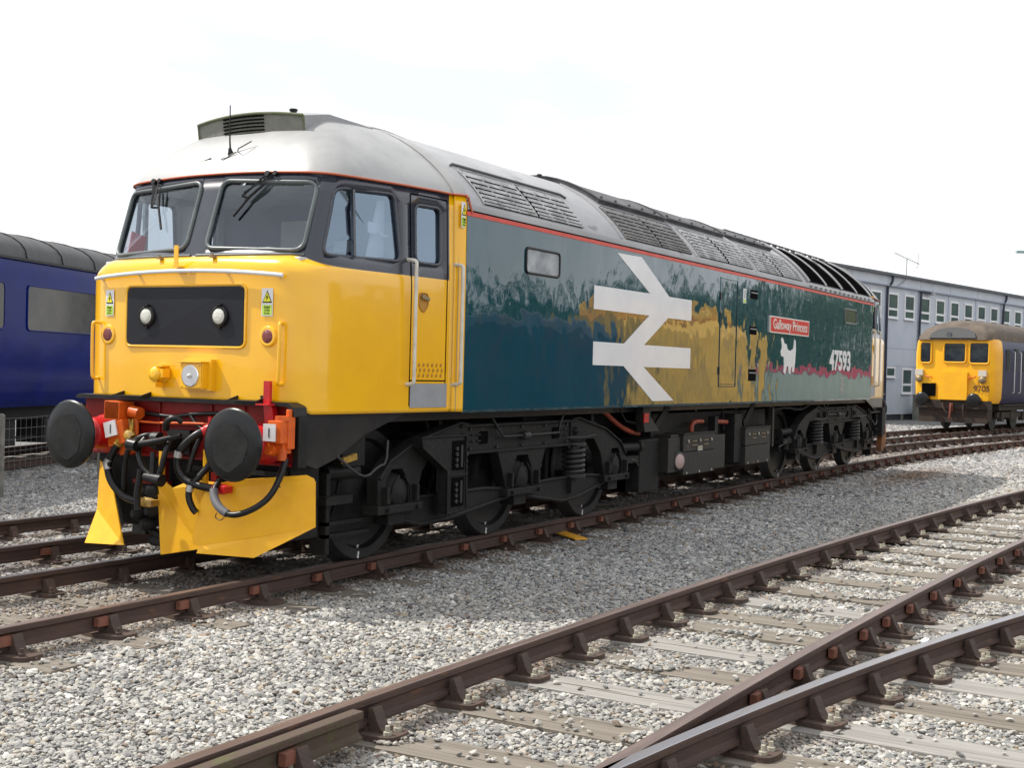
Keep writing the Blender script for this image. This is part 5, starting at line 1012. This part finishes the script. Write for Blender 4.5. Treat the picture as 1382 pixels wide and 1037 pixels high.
T180 = Matrix.Translation((LX / 2, 0, 0)) @ Matrix.Rotation(math.pi, 4, 'Z') @ Matrix.Translation((-LX / 2, 0, 0))
copy_under(fb_, T180, loco)
# ladder box on the leading bogie (near side only)
m = MB(); yb0, yb1 = -1.30, -1.20
bx = [(1.99, 1.065), (2.72, 1.065), (2.76, .40), (2.42, .375), (2.42, .76), (2.02, .98)]
m.prismY(bx, yb0 + .01, yb1); m.tube([(x, yb0 + .005, z) for x, z in bx], .012, 5, closed=True); m.bar((2.42, yb0 + .005, .715), (2.74, yb0 + .005, .715), .015, .02, up=(0, 1, 0)); o = P_(m, 'cable_guard', grime, loco)
m = MB()
for z0, z1 in ((.755, 1.02), (.43, .69)): m.box(2.50, 2.70, yb0 + .004, yb0 + .012, z0, z1)
P_(m, 'guard_opening', black, o)
m = MB()
for z0 in (.78, .46):
    m.box(2.635, 2.665, yb0 - .004, yb0 + .01, z0, z0 + .2)
    for k_ in range(4): m.lathe([(0, .02), (.015, .02)], (2.555, yb0 + .0, z0 + .02 + k_ * .05), (0, -1, 0), 8)
P_(m, 'guard_fittings', brass if False else bpy.data.materials['dull_pipe'], o)
m = MB(); m.bar((1.12, -1.12, .90), (1.30, -1.12, .93), .03, .05); P_(m, 'yellow_handle', yb, loco)
# second cab and its gear: copies turned end for end (share meshes)
copy_under(shell, T180, loco); copy_under(croof, T180, loco)
bm2 = copy_under(beam, T180, loco)
m = MB(); m.prismY([(LX - .55, .80), (LX - .42, .72), (LX - .40, .38), (LX - .62, .22), (LX - .80, .25), (LX - .62, .75)], -1.2, -1.1); P_(m, 'rear_plough', mat('rusty_orange', (.25, .09, .02), .7, col2=(.12, .05, .02), nscale=6), loco)
m = MB(); m.box(LX - 1.75, LX - .75, -1.22, -1.16, 1.0, 1.03); m.box(LX - .95, LX - .70, -1.25, -1.0, .55, 1.1)
for k_ in range(5): m.lathe([(0, .05), (.04, .05)], (LX - 1.1, -1.15, .4 + k_ * .13), (0, 0, 1), 10)
P_(m, 'rear_step_gear', grime, loco)

# ================================================================ surroundings
def frame3(P, ang):
    c, s_ = math.cos(ang), math.sin(ang)
    return lambda a, b, z: (P[0] + a * c - b * s_, P[1] + a * s_ + b * c, z)
def coach(name, P, ang, x0, x1, body, roofm, glassm, label, cat, zb=.88, zg=3.20, zr=3.73, w=2.70, win=(.75, 2.95, 2.28, 2.09, 2.80), stripe=None, group=None):
    tf = frame3(P, ang); root = empty(name, (*tf((x0 + x1) / 2, w / 2, 0)[:2], 0), ang, label=label, cat=cat, group=group)
    def prof(zb=zb):
        q = [(.10, zb), (.03, zb + .12), (0, zb + .5), (0, zg - .5), (.03, zg - .12), (.06, zg)]
        return q
    m = MB(tf); xs = np.linspace(x0, x1, 24)
    for sd_ in (0, 1):
        m.grid([[(x, (w - b if sd_ else b), z) for x in xs] for b, z in prof()])
    for x in (x0, x1): m.add([(x, b, z) for b, z in prof()] + [(x, w - b, z) for b, z in reversed(prof())], [tuple(range(12))])
    bo = P_(m, 'coach_body', body, root)
    m = MB(tf); n_ = 16; m.grid([[(x, w / 2 - (w / 2 - .05) * math.cos(a), zg + (zr - zg) * math.sin(a) ** .8) for a in np.linspace(0, math.pi, n_)] for x in xs])
    for x in (x0, x1): m.add([(x, w / 2 - (w / 2 - .05) * math.cos(a), zg + (zr - zg) * math.sin(a) ** .8) for a in np.linspace(0, math.pi, n_)], [tuple(range(n_))])
    ro = P_(m, 'coach_roof', roofm, root)
    m = MB(tf); m.box(x0, x1, .02, .065, zg - .02, zg + .02)
    for x in np.arange(x0 + .4, x1, 1.15): m.tube([(x, w / 2 - (w / 2 - .045) * math.cos(a), zg + .004 + (zr - zg) * math.sin(a) ** .8) for a in np.linspace(0.02, math.pi / 2, 9)], .012, 5)
    P_(m, 'roof_gutter', blackpaint if roofm is coachroof else roofm, ro)
    s0, pitch, wl, z0, z1 = win; k = math.floor((x0 + .3 - s0) / pitch) ; 
    x = s0 + pitch * (math.ceil((x0 + .3 - s0) / pitch))
    while x + wl < x1 - .2:
        m = MB(tf); p = rrect(x, x + wl, z0, z1, .10, 5); m.prismY(p, -.008, .02); wo = P_(m, 'coach_window', glassm, bo)
        m = MB(tf); m.tube([(a, -.006, b) for a, b in p], .014, 6, closed=True); P_(m, 'window_seal', body, wo); x += pitch
    if stripe: m = MB(tf); m.box(x0, x1, -.006, .0, stripe[0], stripe[1]); P_(m, 'coach_stripe', stripe[2], bo)
    m = MB(tf); m.box(x0 + .3, x1 - .3, .30, w - .30, zb - .22, zb)
    for x in (x0 + 3.2, x1 - 3.2):
        m.box(x - 1.7, x + 1.7, .42, .50, .45, .62); m.box(x - 1.7, x + 1.7, w - .50, w - .42, .45, .62); m.box(x - .3, x + .3, .4, w - .4, .40, .70)
        for dx in (-1.3, 1.3): m.box(x + dx - .14, x + dx + .14, .34, .5, .35, .62)
    for x in np.arange(x0 + 6, x1 - 6, 2.4): m.box(x, x + 1.5, .30, .8, .25, zb - .2)
    m.box(x0 + 5.5, x1 - 5.5, .4, .45, .35, .38); P_(m, 'coach_underframe', grime, root)
    for x in (x0 + 3.2, x1 - 3.2):
        for dx in (-1.3, 1.3):
            wh = MB(tf)
            for b in (.55, w - .68): wh.lathe([(0, .46), (.13, .46), (.13, .38), (.11, .15)], (x + dx, b, .46), (0, 1, 0), 24)
            P_(wh, 'coach_wheel', bpy.data.materials['wheel_tyre'], root)
    return root
PC = (5.95, 9.0); AC = R(21)
tfc = frame3(PC, AC)
coach('passenger_coach', PC, AC, -6.5, 13.6, bluecoach, coachroof, tinted, 'dark blue passenger coach with black roof standing behind the wire fence', 'railway coach')
t4 = empty('railway_track', tfc(3.5, 1.35, 0), AC, label='railway track hidden in shade under the dark blue passenger coach', cat='railway track')
for b in (.60, 2.10):
    m = MB(tfc); m.box(-9, 20, b - .035, b + .035, -.05, -.001); m.box(-9, 20, b - .01, b + .01, -.14, -.05); m.box(-9, 20, b - .06, b + .06, -.16, -.14); P_(m, 'rail', railside, t4)
for k_ in range(30):
    s = lobj('sleeper', SL[k_ % 4], Matrix.Translation(tfc(-6 + k_ * .77, 1.35, 0)) @ Matrix.Rotation(AC, 4, 'Z'), t4)
# fence
PF = (4.25, 6.83); AF = R(22.5); tff = frame3(PF, AF)
fen = empty('wire_fence', tff(3, 0, GZ), AF, label='low wire mesh fence with grey concrete posts in front of the blue coach', cat='fence')
for x in (-6.0, -3.0, 0, 3.0, 6.0):
    m = MB(tff); m.box(x - .036, x + .036, -.036, .036, GZ - .1, .90); m.obox((x, 0, .905), .05, .05, .02); P_(m, 'fence_post', concrete, fen, bevel=.008)
m = MB(tff); rr = random.Random(4)
for z in (-.17, -.08, .02, .13, .26, .40, .55, .70, .84): m.tube([(x, .05 + rr.uniform(-.004, .004), z + rr.uniform(-.008, .008)) for x in np.arange(-6, 6.2, .3)], .0020, 4)
for x in np.arange(-6, 6.05, .15): m.tube([(x, .05, -.19), (x + rr.uniform(-.01, .01), .05, .35), (x + rr.uniform(-.006, .006), .05, .84)], .0016, 4)
P_(m, 'wire_mesh', wire, fen)
# site office building
PB = (51.67, 6.43); AB = R(-10.5); tfb = frame3(PB, AB); B0, B1 = -8.0, 27.0
bld = empty('office_building', tfb((B0 + B1) / 2, 4, 0), AB, label='two storey blue grey panelled office building with white framed windows', cat='building')
m = MB(tfb); m.box(B0, B1, 0, 9, .05, 5.95); wallo = P_(m, 'wall', cladding, bld)
m = MB(tfb)
for x in np.arange(B0 + .05, B1, 3.65): x = x - .0; m.box(x - .06, x + .06, -.012, 0, .1, 5.9)
for z in (3.05, 2.25): m.box(B0, B1, -.008, 0, z - .012, z + .012)
P_(m, 'panel_joint', clad_d, wallo)
m = MB(tfb); m.box(B0, B1, -.10, .02, 5.86, 6.30); 
P_(m, 'fascia', cladding, bld); m = MB(tfb); m.box(B0, B1, -.13, -.10, 5.82, 5.88)
for x in np.arange(B0 + .05, B1, 3.65): m.box(x - .02, x + .02, -.108, -.10, 5.88, 6.30)
P_(m, 'fascia_joint', clad_d, bld)
m = MB(tfb); m.box(B0, B1, -.26, -.10, 6.28, 6.40); m.prism([(-.22, 6.40), (4.5, 6.75), (9.2, 6.40), (9.2, 6.30), (-.1, 6.30)], lambda a, b: (B0 - .1, a, b), lambda a, b: (B1 + .1, a, b)); P_(m, 'roof', gutter, bld)
m = MB(tfb); m.box(B0, B1, .06, 8.9, GZ - .3, .06); P_(m, 'plinth', mat('plinth_dark', (.03, .033, .045), .7), bld)
m = MB(tfb)
for x in np.arange(B0 + .3, B1, 1.85): m.box(x - .09, x + .09, .0, .08, GZ - .3, .05)
P_(m, 'plinth_pads', concrete, bld)
def bwin(x, z0, z1, w=1.12, mull=.36):
    m = MB(tfb); fw_ = .09
    m.box(x, x + w, -.045, 0, z0, z0 + fw_); m.box(x, x + w, -.045, 0, z1 - fw_, z1); m.box(x, x + fw_, -.045, 0, z0 + fw_, z1 - fw_); m.box(x + w - fw_, x + w, -.045, 0, z0 + fw_, z1 - fw_)
    zm = z0 + (z1 - z0) * mull
    if mull: m.box(x + fw_, x + w - fw_, -.045, 0, zm - .05, zm + .05)
    m.box(x - .04, x + w + .04, -.09, -.045, z0 - .03, z0 + .01)
    f = P_(m, 'window', upvc, bld); m = MB(tfb); m.box(x + fw_, x + w - fw_, -.02, -.012, z0 + fw_, z1 - fw_); P_(m, 'pane', offglass, f)
    m = MB(tfb); m.box(x + fw_, x + w - fw_, -.011, -.003, z1 - fw_ - (.15 + .3 * random.random()), z1 - fw_)
x = -.44 - 1.825 * 4
for k_ in range(19): bwin(-.44 + 1.827 * (k_ - 4), 4.40, 5.56)
for x in (1.33, 5.0, 8.7, 12.3, 16.0, 19.7, 23.3): bwin(x, .98, 2.17)
for x in (-.45, -4.1, 3.2): bwin(x, 1.72, 2.22, w=1.0, mull=0)
for pts in ([(-.30, -.18, 6.3), (-.30, -.18, 6.0), (-.55, -.08, 5.80), (-.62, -.08, 5.6), (-.62, -.08, .1)], [(4.1, -.15, 5.78), (3.2, -.15, 5.80), (3.08, -.08, 5.72), (3.0, -.08, .0)], [(14.3, -.18, 6.3), (14.3, -.18, 6.0), (14.1, -.08, 5.8), (14.1, -.08, .1)]):
    m = MB(tfb); m.tube(pts, .055, 8, ease=1); P_(m, 'drainpipe', navypipe, bld)
m = MB(tfb); m.box(4.0, 4.25, -.3, -.1, 5.68, 5.84); P_(m, 'floodlight', mat('floodlight_grey', (.35, .36, .38), .5), bld)
ae = empty('tv_aerial', tfb(1.1, -.12, 6.0), AB, label='thin television aerial on a bent mast above the office gutter', cat='aerial')
m = MB(tfb); m.tube([(.15, -.14, 5.82), (1.0, -.2, 6.15), (1.1, -.2, 6.3), (1.1, -.2, 7.15)], .022, 6, ease=1); P_(m, 'mast', wire, ae)
m = MB(tfb); m.tube([(-.3, -.2, 7.32), (2.5, -.2, 7.02)], .016, 5)
for k_ in range(11): t = k_ / 10; x = -.25 + 2.6 * t; z = 7.315 - .28 * t; m.tube([(x, -.38, z), (x, -.02, z)], .011, 4); 
m.tube([(2.35, -.2, 6.8), (2.38, -.2, 7.5)], .014, 5); m.tube([(2.25, -.2, 6.9), (1.9, -.2, 6.6)], .012, 5); P_(m, 'aerial_boom', wire, ae)
ac = empty('air_conditioner', tfb(3.0, -.35, GZ), AB, label='pale air conditioning unit on the ground against the office wall', cat='air conditioner')
m = MB(tfb); m.box(2.55, 3.55, -.6, -.2, GZ + .05, .42); m.box(2.6, 2.7, -.6, -.2, GZ - .1, GZ + .05); m.box(3.4, 3.5, -.6, -.2, GZ - .1, GZ + .05); P_(m, 'casing', upvc, ac, bevel=.02)
m = MB(tfb)
for k_ in range(9): m.box(2.75, 3.30, -.62, -.60, GZ + .12 + k_ * .055, GZ + .145 + k_ * .055)
P_(m, 'grille', gutter, ac)
po = MB(tfb); po.box(1.95, 2.35, -.5, -.3, GZ - .1, .92); po.box(1.9, 2.4, -.52, -.28, .92, .96); po = po.build('meter_cabinet', mat('mossy_timber', (.14, .15, .12), .85, col2=(.22, .22, .19), nscale=4, bump=.3)); tag(po, 'narrow weathered grey cabinet standing beside the air conditioning unit', 'cabinet')
# ---- yellow fronted railcar
XD = 37.7; PD = (XD, cBack(XD)); AD = math.atan((cBack(XD + 6) - cBack(XD)) / 6); tfd = frame3(PD, AD); HW = 1.37; LD = 19.5
rc = empty('railcar', tfd(9, 0, 0), AD, label='navy railcar with yellow front and brown roof standing before the office building', cat='railcar')
def rsec(k=1.0, zt=3.78, zb=.92):
    q = [(HW * .93 * k, zb), (HW * .985 * k, zb + .15), (HW * k, 1.5), (HW * k, 2.6), (HW * .97 * k, 2.95), (HW * .94 * k, 3.06)]
    return q
m = MB(tfd)
for sg in (-1, 1): m.grid([[(x, sg * b, z) for x in (.9, 2, 6, 12, LD)] for b, z in rsec()])
m.add([(LD, b, z) for b, z in rsec()] + [(LD, -b, z) for b, z in reversed(rsec())], [tuple(range(12))])
rbod = P_(m, 'railcar_body', navy, rc)
m = MB(tfd)
def ring(x, k): q = rsec(k); return [(x, b, z) for b, z in q], q
prs = [(.9, 1.0), (.45, .995), (.22, .97), (.10, .93), (.03, .88)]
for sg in (-1, 1): m.grid([[(x, sg * b, z) for x, k in prs] for b, z in [(0, 0)] * 0 + [(rsec(1)[i][0], rsec(1)[i][1]) for i in range(6)]] if False else [[(x, sg * rsec(k)[i][0], rsec(k)[i][1]) for x, k in prs] for i in range(6)])
ys_ = np.linspace(-1, 1, 13); m.grid([[(.0 + .03 * abs(t), t * rsec(.88)[i][0], rsec(.88)[i][1]) for t in ys_] for i in range(6)], smooth=False)
m.box(-.10, .03, -.52, .42, 1.02, 1.95)
rf = P_(m, 'railcar_front', mat('railcar_yellow', (.86, .44, .006), .35, col2=(.80, .38, .008), nscale=3), rc)
m = MB(tfd); nA = 15; rws = []
for x, kz, ky in [(-.10, 0, .84), (-.02, .35, .90), (.15, .62, .95), (.45, .84, .98), (.9, .96, 1), (1.6, 1, 1), (8, 1, 1), (LD, 1, 1)]:
    rws.append([(x, -HW * .95 * ky * math.cos(a), 3.03 + .72 * kz * max(0, math.sin(a)) ** .75) for a in np.linspace(0, math.pi, nA)])
m.grid(rws); m.add(rws[-1], [tuple(range(nA))]); rro = P_(m, 'railcar_roof', railcarroof, rc)
m = MB(tfd); pa = [(-.78, 3.09), (.78, 3.09), (.72, 3.25), (.5, 3.38), (.2, 3.45), (-.2, 3.45), (-.5, 3.38), (-.72, 3.25)]; m.prism(pa, lambda a, b: (-.14 + max(0, (b - 3.09)) * .35, a, b), lambda a, b: (.35, a, b)); P_(m, 'headcode_arch', mat('dark_grey_panel', (.05, .052, .055), .6), rf)
m = MB(tfd); m.lathe([(0, .10), (.05, .09)], (-.08, .12, 3.2), (-1, 0, 0), 14); P_(m, 'horn', gutter, rf)
for b0, b1, z0, z1 in ((.76, 1.08, 2.27, 2.92), (-.12 - .28, .33 - .05, 2.30, 2.90), (-1.16, -.58, 2.27, 2.92)):
    m = MB(tfd); p = rrect(b0, b1, z0, z1, .08); m.prism(p, lambda a, b: (-.022, a, b), lambda a, b: (.05, a, b)); w_ = P_(m, 'front_window', darkglass, rf); m = MB(tfd); m.tube([(-.02, a, b) for a, b in rrect(b0 - .03, b1 + .03, z0 - .03, z1 + .03, .1)], .028, 6, closed=True); P_(m, 'front_window_frame', bpy.data.materials['railcar_yellow'], w_)
for b in (1.12, -1.0):
    m = MB(tfd); m.box(-.08, .06, b - .13, b + .13, 1.82, 2.02); P_(m, 'light_box', mat('light_box_cream', (.55, .50, .42), .5) if b > 0 else bpy.data.materials['light_box_cream'], rf); m = MB(tfd); m.lathe([(0, .12), (.08, .11), (.09, .03)], (-.01, b, 1.70), (-1, 0, 0), 16); P_(m, 'lamp', brass, rf)
    s_ = -1 if b > 0 else 1; m = MB(tfd); m.tube([(-.02, b + s_ * .22, 1.82), (-.07, b + s_ * .30, 1.75), (-.07, b + s_ * .42, 1.80), (-.07, b + s_ * .45, 1.70)], .02, 6, ease=1); P_(m, 'brake_pipe', orange, rf)
m = MB(tfd); m.box(-.03, .0, .55, 1.02, 1.12, 1.55); P_(m, 'black_panel', black, rf)
text_obj('fleet_number', '9705', .27, mat('brown_number', (.10, .035, .01), .6), rf, tfd(-.02, -.98, 1.40), tuple(Vector(tfd(0, -1, 0)) - Vector(tfd(0, 0, 0))), (0, 0, 1), bold=.004, sx=1.0)
m = MB(tfd); m.box(.0, .25, -1.25, 1.25, .72, 1.0); m.box(.10, .14, -1.15, 1.15, .25, .75); m.box(.3, .8, -1.1, 1.1, .3, .95)
m.tube([(0, .3, .95), (-.15, .25, .75), (-.12, .1, .55)], .03, 6, ease=1); m.tube([(0, -.4, .9), (-.15, -.42, .7), (-.1, -.45, .4)], .025, 6, ease=1); P_(m, 'buffer_beam', mat('rusty_beam', (.018, .013, .011), .8, col2=(.055, .032, .022), nscale=5, bump=.3), rc)
m = MB(tfd); m.box(-.08, .0, -.06, .06, .62, .90); m.tube([(-.05, 0, .9), (-.12, 0, .7), (-.1, .03, .4)], .04, 8); P_(m, 'coupling', mat('rust_red', (.16, .04, .025), .7), rc)
for b in (-.86, .86):
    m = MB(tfd); m.lathe([(0, .0005), (.003, .16), (.02, .235), (.05, .235), (.06, .12), (.5, .13)], (-.50, b, 1.02), (1, 0, 0), 24); m.v = [(x, y, z) for x, y, z in m.v]; P_(m, 'buffer', facem, rc)
# side details
m = MB(tfd); yy = -HW - .012; zz0 = 1.10
for x0, x1, z0, z1 in ((1.3, 1.75, 2.05, 2.75), (3.2, 4.4, 2.05, 2.75), (5.4, 6.6, 2.05, 2.75), (8, 9.2, 2.05, 2.75), (10.6, 11.8, 2.05, 2.75), (2.25, 2.62, 2.05, 2.8)):
    mm_ = MB(tfd); p = rrect(x0, x1, z0, z1, .06); mm_.prismY(p, yy, yy + .02); P_(mm_, 'side_window', mat('navy_window', (.045, .048, .06), .15, spec=.2) if 'navy_window' not in bpy.data.materials else bpy.data.materials['navy_window'], rbod)
for x in (2.05, 2.80): m = MB(tfd); m.tube([(x, yy, 1.28), (x, yy - .06, 1.3), (x, yy - .06, 2.68), (x, yy, 2.70)], .016, 6); P_(m, 'handrail', white, rbod)
m = MB(tfd); m.box(1.2, LD - .3, -1.2, 1.2, .68, .93)
for x in np.arange(6.5, 14, 1.8): m.box(x, x + 1.3, -1.25, -.6, .35, .85)
for cx in (3.0, LD - 3.0):
    m.box(cx - 1.7, cx + 1.7, -1.12, -1.02, .42, .62); m.box(cx - .25, cx + .25, -1.15, 1.15, .35, .72)
    for dx in (-1.25, 1.25): m.box(cx + dx - .15, cx + dx + .15, -1.18, -1.02, .3, .6)
m.tube([(1.3, -1.3, .86), (9, -1.3, .86)], .025, 6); P_(m, 'railcar_underframe', mat('brown_underframe', (.022, .017, .014), .8, col2=(.05, .038, .03), nscale=5), rc)
for cx in (3.0, LD - 3.0):
    for dx in (-1.25, 1.25):
        m = MB(tfd)
        for b in (-.82, .69): m.lathe([(0, .46), (.13, .46), (.13, .38), (.11, .15)], (cx + dx, b, .46), (0, 1, 0), 24)
        P_(m, 'wheel', bpy.data.materials['wheel_tyre'], rc)
# lamp post just at the frame edge
lp = empty('lamp_post', (63.35, 2.25, GZ), 0, label='tall street lamp with a pale green head standing between the railcar and the offices', cat='lamp post')
m = MB(); m.tube([(63.35, 2.25, GZ - .3), (63.35, 2.25, 4), (63.35, 2.25, 8.2), (63.33, 2.28, 8.33)], [.09, .05], 8); P_(m, 'pole', wire, lp)
m = MB(); m.bar((63.40, 2.20, 8.36), (63.02, 2.86, 8.36), .26, .14); P_(m, 'lamp_head', mat('pale_green_lamp', (.30, .42, .42), .4), lp, bevel=.03)
# small loose things on the ballast
m = MB(); c = Vector((5.60, -.92, -.165)); rot = Matrix.Rotation(R(-28), 3, 'Z') @ Matrix.Rotation(R(4), 3, 'X')
m.obox(c, .17, .44, .014, rot); m.obox(c + rot @ Vector((0, .0, .008)), .15, .40, .004, rot)
o = m.build('yellow_board', mat('board_yellow', (.72, .36, .03), .5, col2=(.60, .30, .03), nscale=9), bevel=.003); tag(o, 'small yellow wooden board lying on the ballast beside the near rail under the locomotive', 'board')
m = MB(); c = Vector((2.06, -5.52, -.165)); m.obox(c, .10, .07, .004, Matrix.Rotation(R(30), 3, 'Z') @ Matrix.Rotation(R(9), 3, 'Y')); m.obox(c + Vector((.04, .03, .008)), .05, .05, .003, Matrix.Rotation(R(50), 3, 'Z') @ Matrix.Rotation(R(-25), 3, 'X'))
o = m.build('paper_scrap', white); tag(o, 'crumpled scrap of white paper on the turnout ballast', 'litter')

# ================================================================ what stands across the yard (seen mirrored in the glossy body side)
tfx = frame3((8.0, -11.5), 0.0)
def wagon(name, x0, x1, y, ztop, bodym, label, cat, zb=.9, stripe=None, steps=()):
    r_ = empty(name, ((x0 + x1) / 2, y - 1.3, 0), 0, label=label, cat=cat); m = MB(); sec = [(y, zb - .5), (y + .03, zb + .2), (y + .03, ztop - .35), (y - .12, ztop - .1), (y - .5, ztop), (y - 2.1, ztop), (y - 2.5, ztop - .1), (y - 2.65, ztop - .35), (y - 2.65, zb)]
    m.prism(sec, lambda a, b: (x0, a, b), lambda a, b: (x1, a, b)); b_ = P_(m, 'wagon_body', bodym, r_)
    for a0, a1, h in steps: m = MB(); m.box(a0, a1, y - 2.2, y - .2, ztop - .02, ztop + h); P_(m, 'body_housing', bodym, b_, bevel=.1)
    if stripe: m = MB(); m.box(x0, x1, y + .03, y + .05, stripe[0], stripe[1]); P_(m, 'wagon_stripe', stripe[2], b_)
    m = MB(); m.box(x0 + .2, x1 - .2, y - 2.3, y - .1, .10, zb)
    for x in np.arange(x0 + 1.2, x1 - 1, 1.9):
        for yy_ in (y - .55, y - 2.1): m.lathe([(0, .45), (.13, .45)], (x, yy_, .46), (0, 1, 0), 20)
    P_(m, 'wagon_chassis', grime, r_); return r_
crim = mat('crimson_stripe', (.50, .02, .05), .4); ochre = mat('ochre_wagon', (.90, .52, .03), .45, col2=(.50, .30, .04), nscale=.7)
wagon('engineers_wagon', 29.8, 41.5, -12.0, 3.45, ochre, 'ochre engineers wagon across the yard, mirrored in the teal body side', 'wagon', steps=((30.5, 32.5, .5), (33.5, 36.5, .35), (38.4, 39.4, .7)))
wagon('flat_sided_wagon', 42.5, 62, -12.0, 2.1, mat('pale_wagon', (.33, .37, .31), .5, col2=(.32, .36, .32), nscale=.7), 'low pale grey wagon with crimson stripe across the yard, mirrored in the body side', 'wagon', stripe=(1.82, 2.10, crim))
wagon('box_wagon', 12.0, 28.9, -12.0, 3.1, mat('dark_blue_wagon', (.012, .028, .07), .4, col2=(.05, .02, .03), nscale=.5), 'dark blue box wagon across the yard, mirrored in the body side', 'wagon')
def tree(loc, h, wd, seed, label):
    rr = random.Random(seed); r_ = empty('leafy_tree', loc, 0, label=label, cat='tree', group='trees across the yard'); x0, y0, z0 = loc
    m = MB(); m.tube([(x0, y0, z0 - .2), (x0 + .1, y0, z0 + h * .3), (x0 - .1, y0 + .1, z0 + h * .75)], [wd * .06, wd * .015], 8)
    for k_ in range(7): a = rr.uniform(0, 6.28); z = z0 + h * rr.uniform(.25, .6); m.tube([(x0, y0, z), (x0 + math.cos(a) * wd * .35, y0 + math.sin(a) * wd * .35, z + h * .2)], [.09, .02], 5)
    P_(m, 'trunk', barkm, r_)
    cl = [(rr.gauss(0, wd * .22), rr.gauss(0, wd * .22), h * rr.uniform(.15, .74), rr.uniform(.5, 1.1) * wd * .17) for _ in range(34)]
    N = 5200; vs = np.zeros((N * 4, 3), np.float32)
    for i in range(N):
        c = cl[rr.randrange(34)]; d = Vector((rr.gauss(0, 1), rr.gauss(0, 1), rr.gauss(0, 1))).normalized() * c[3] * rr.uniform(.6, 1.05); p = Vector((x0 + c[0], y0 + c[1], z0 + c[2])) + d
        u = Vector((rr.gauss(0, 1), rr.gauss(0, 1), rr.gauss(0, 1))).normalized(); v = u.orthogonal().normalized(); s_ = rr.uniform(.10, .22)
        for q_, (a, b) in enumerate(((-1, 0), (0, -.55), (1, 0), (0, .55))): vs[i * 4 + q_] = p + u * (a * s_) + v * (b * s_)
    me = bpy.data.meshes.new('crown'); me.from_pydata(vs.tolist(), [], [(4 * i, 4 * i + 1, 4 * i + 2, 4 * i + 3) for i in range(N)]); me.materials.append(leafm)
    o = bpy.data.objects.new('crown', me); COL.objects.link(o); par(o, r_)
for i, (x, y, h, wd) in enumerate([(22, -27, 6.2, 8), (31, -26, 5.6, 8), (40, -28, 7.0, 9), (49, -27, 6.2, 9), (60, -30, 8.5, 10), (72, -30, 9.5, 12), (84, -29, 10.5, 13), (96, -30, 12.0, 14), (107, -30, 12.5, 14), (118, -31, 13.5, 15), (129, -30, 14.5, 15), (141, -31, 15.5, 16)]):
    tree((x, y, GZ), h, wd, 40 + i, 'leafy green tree beyond the wagons, mirrored in the teal body side')
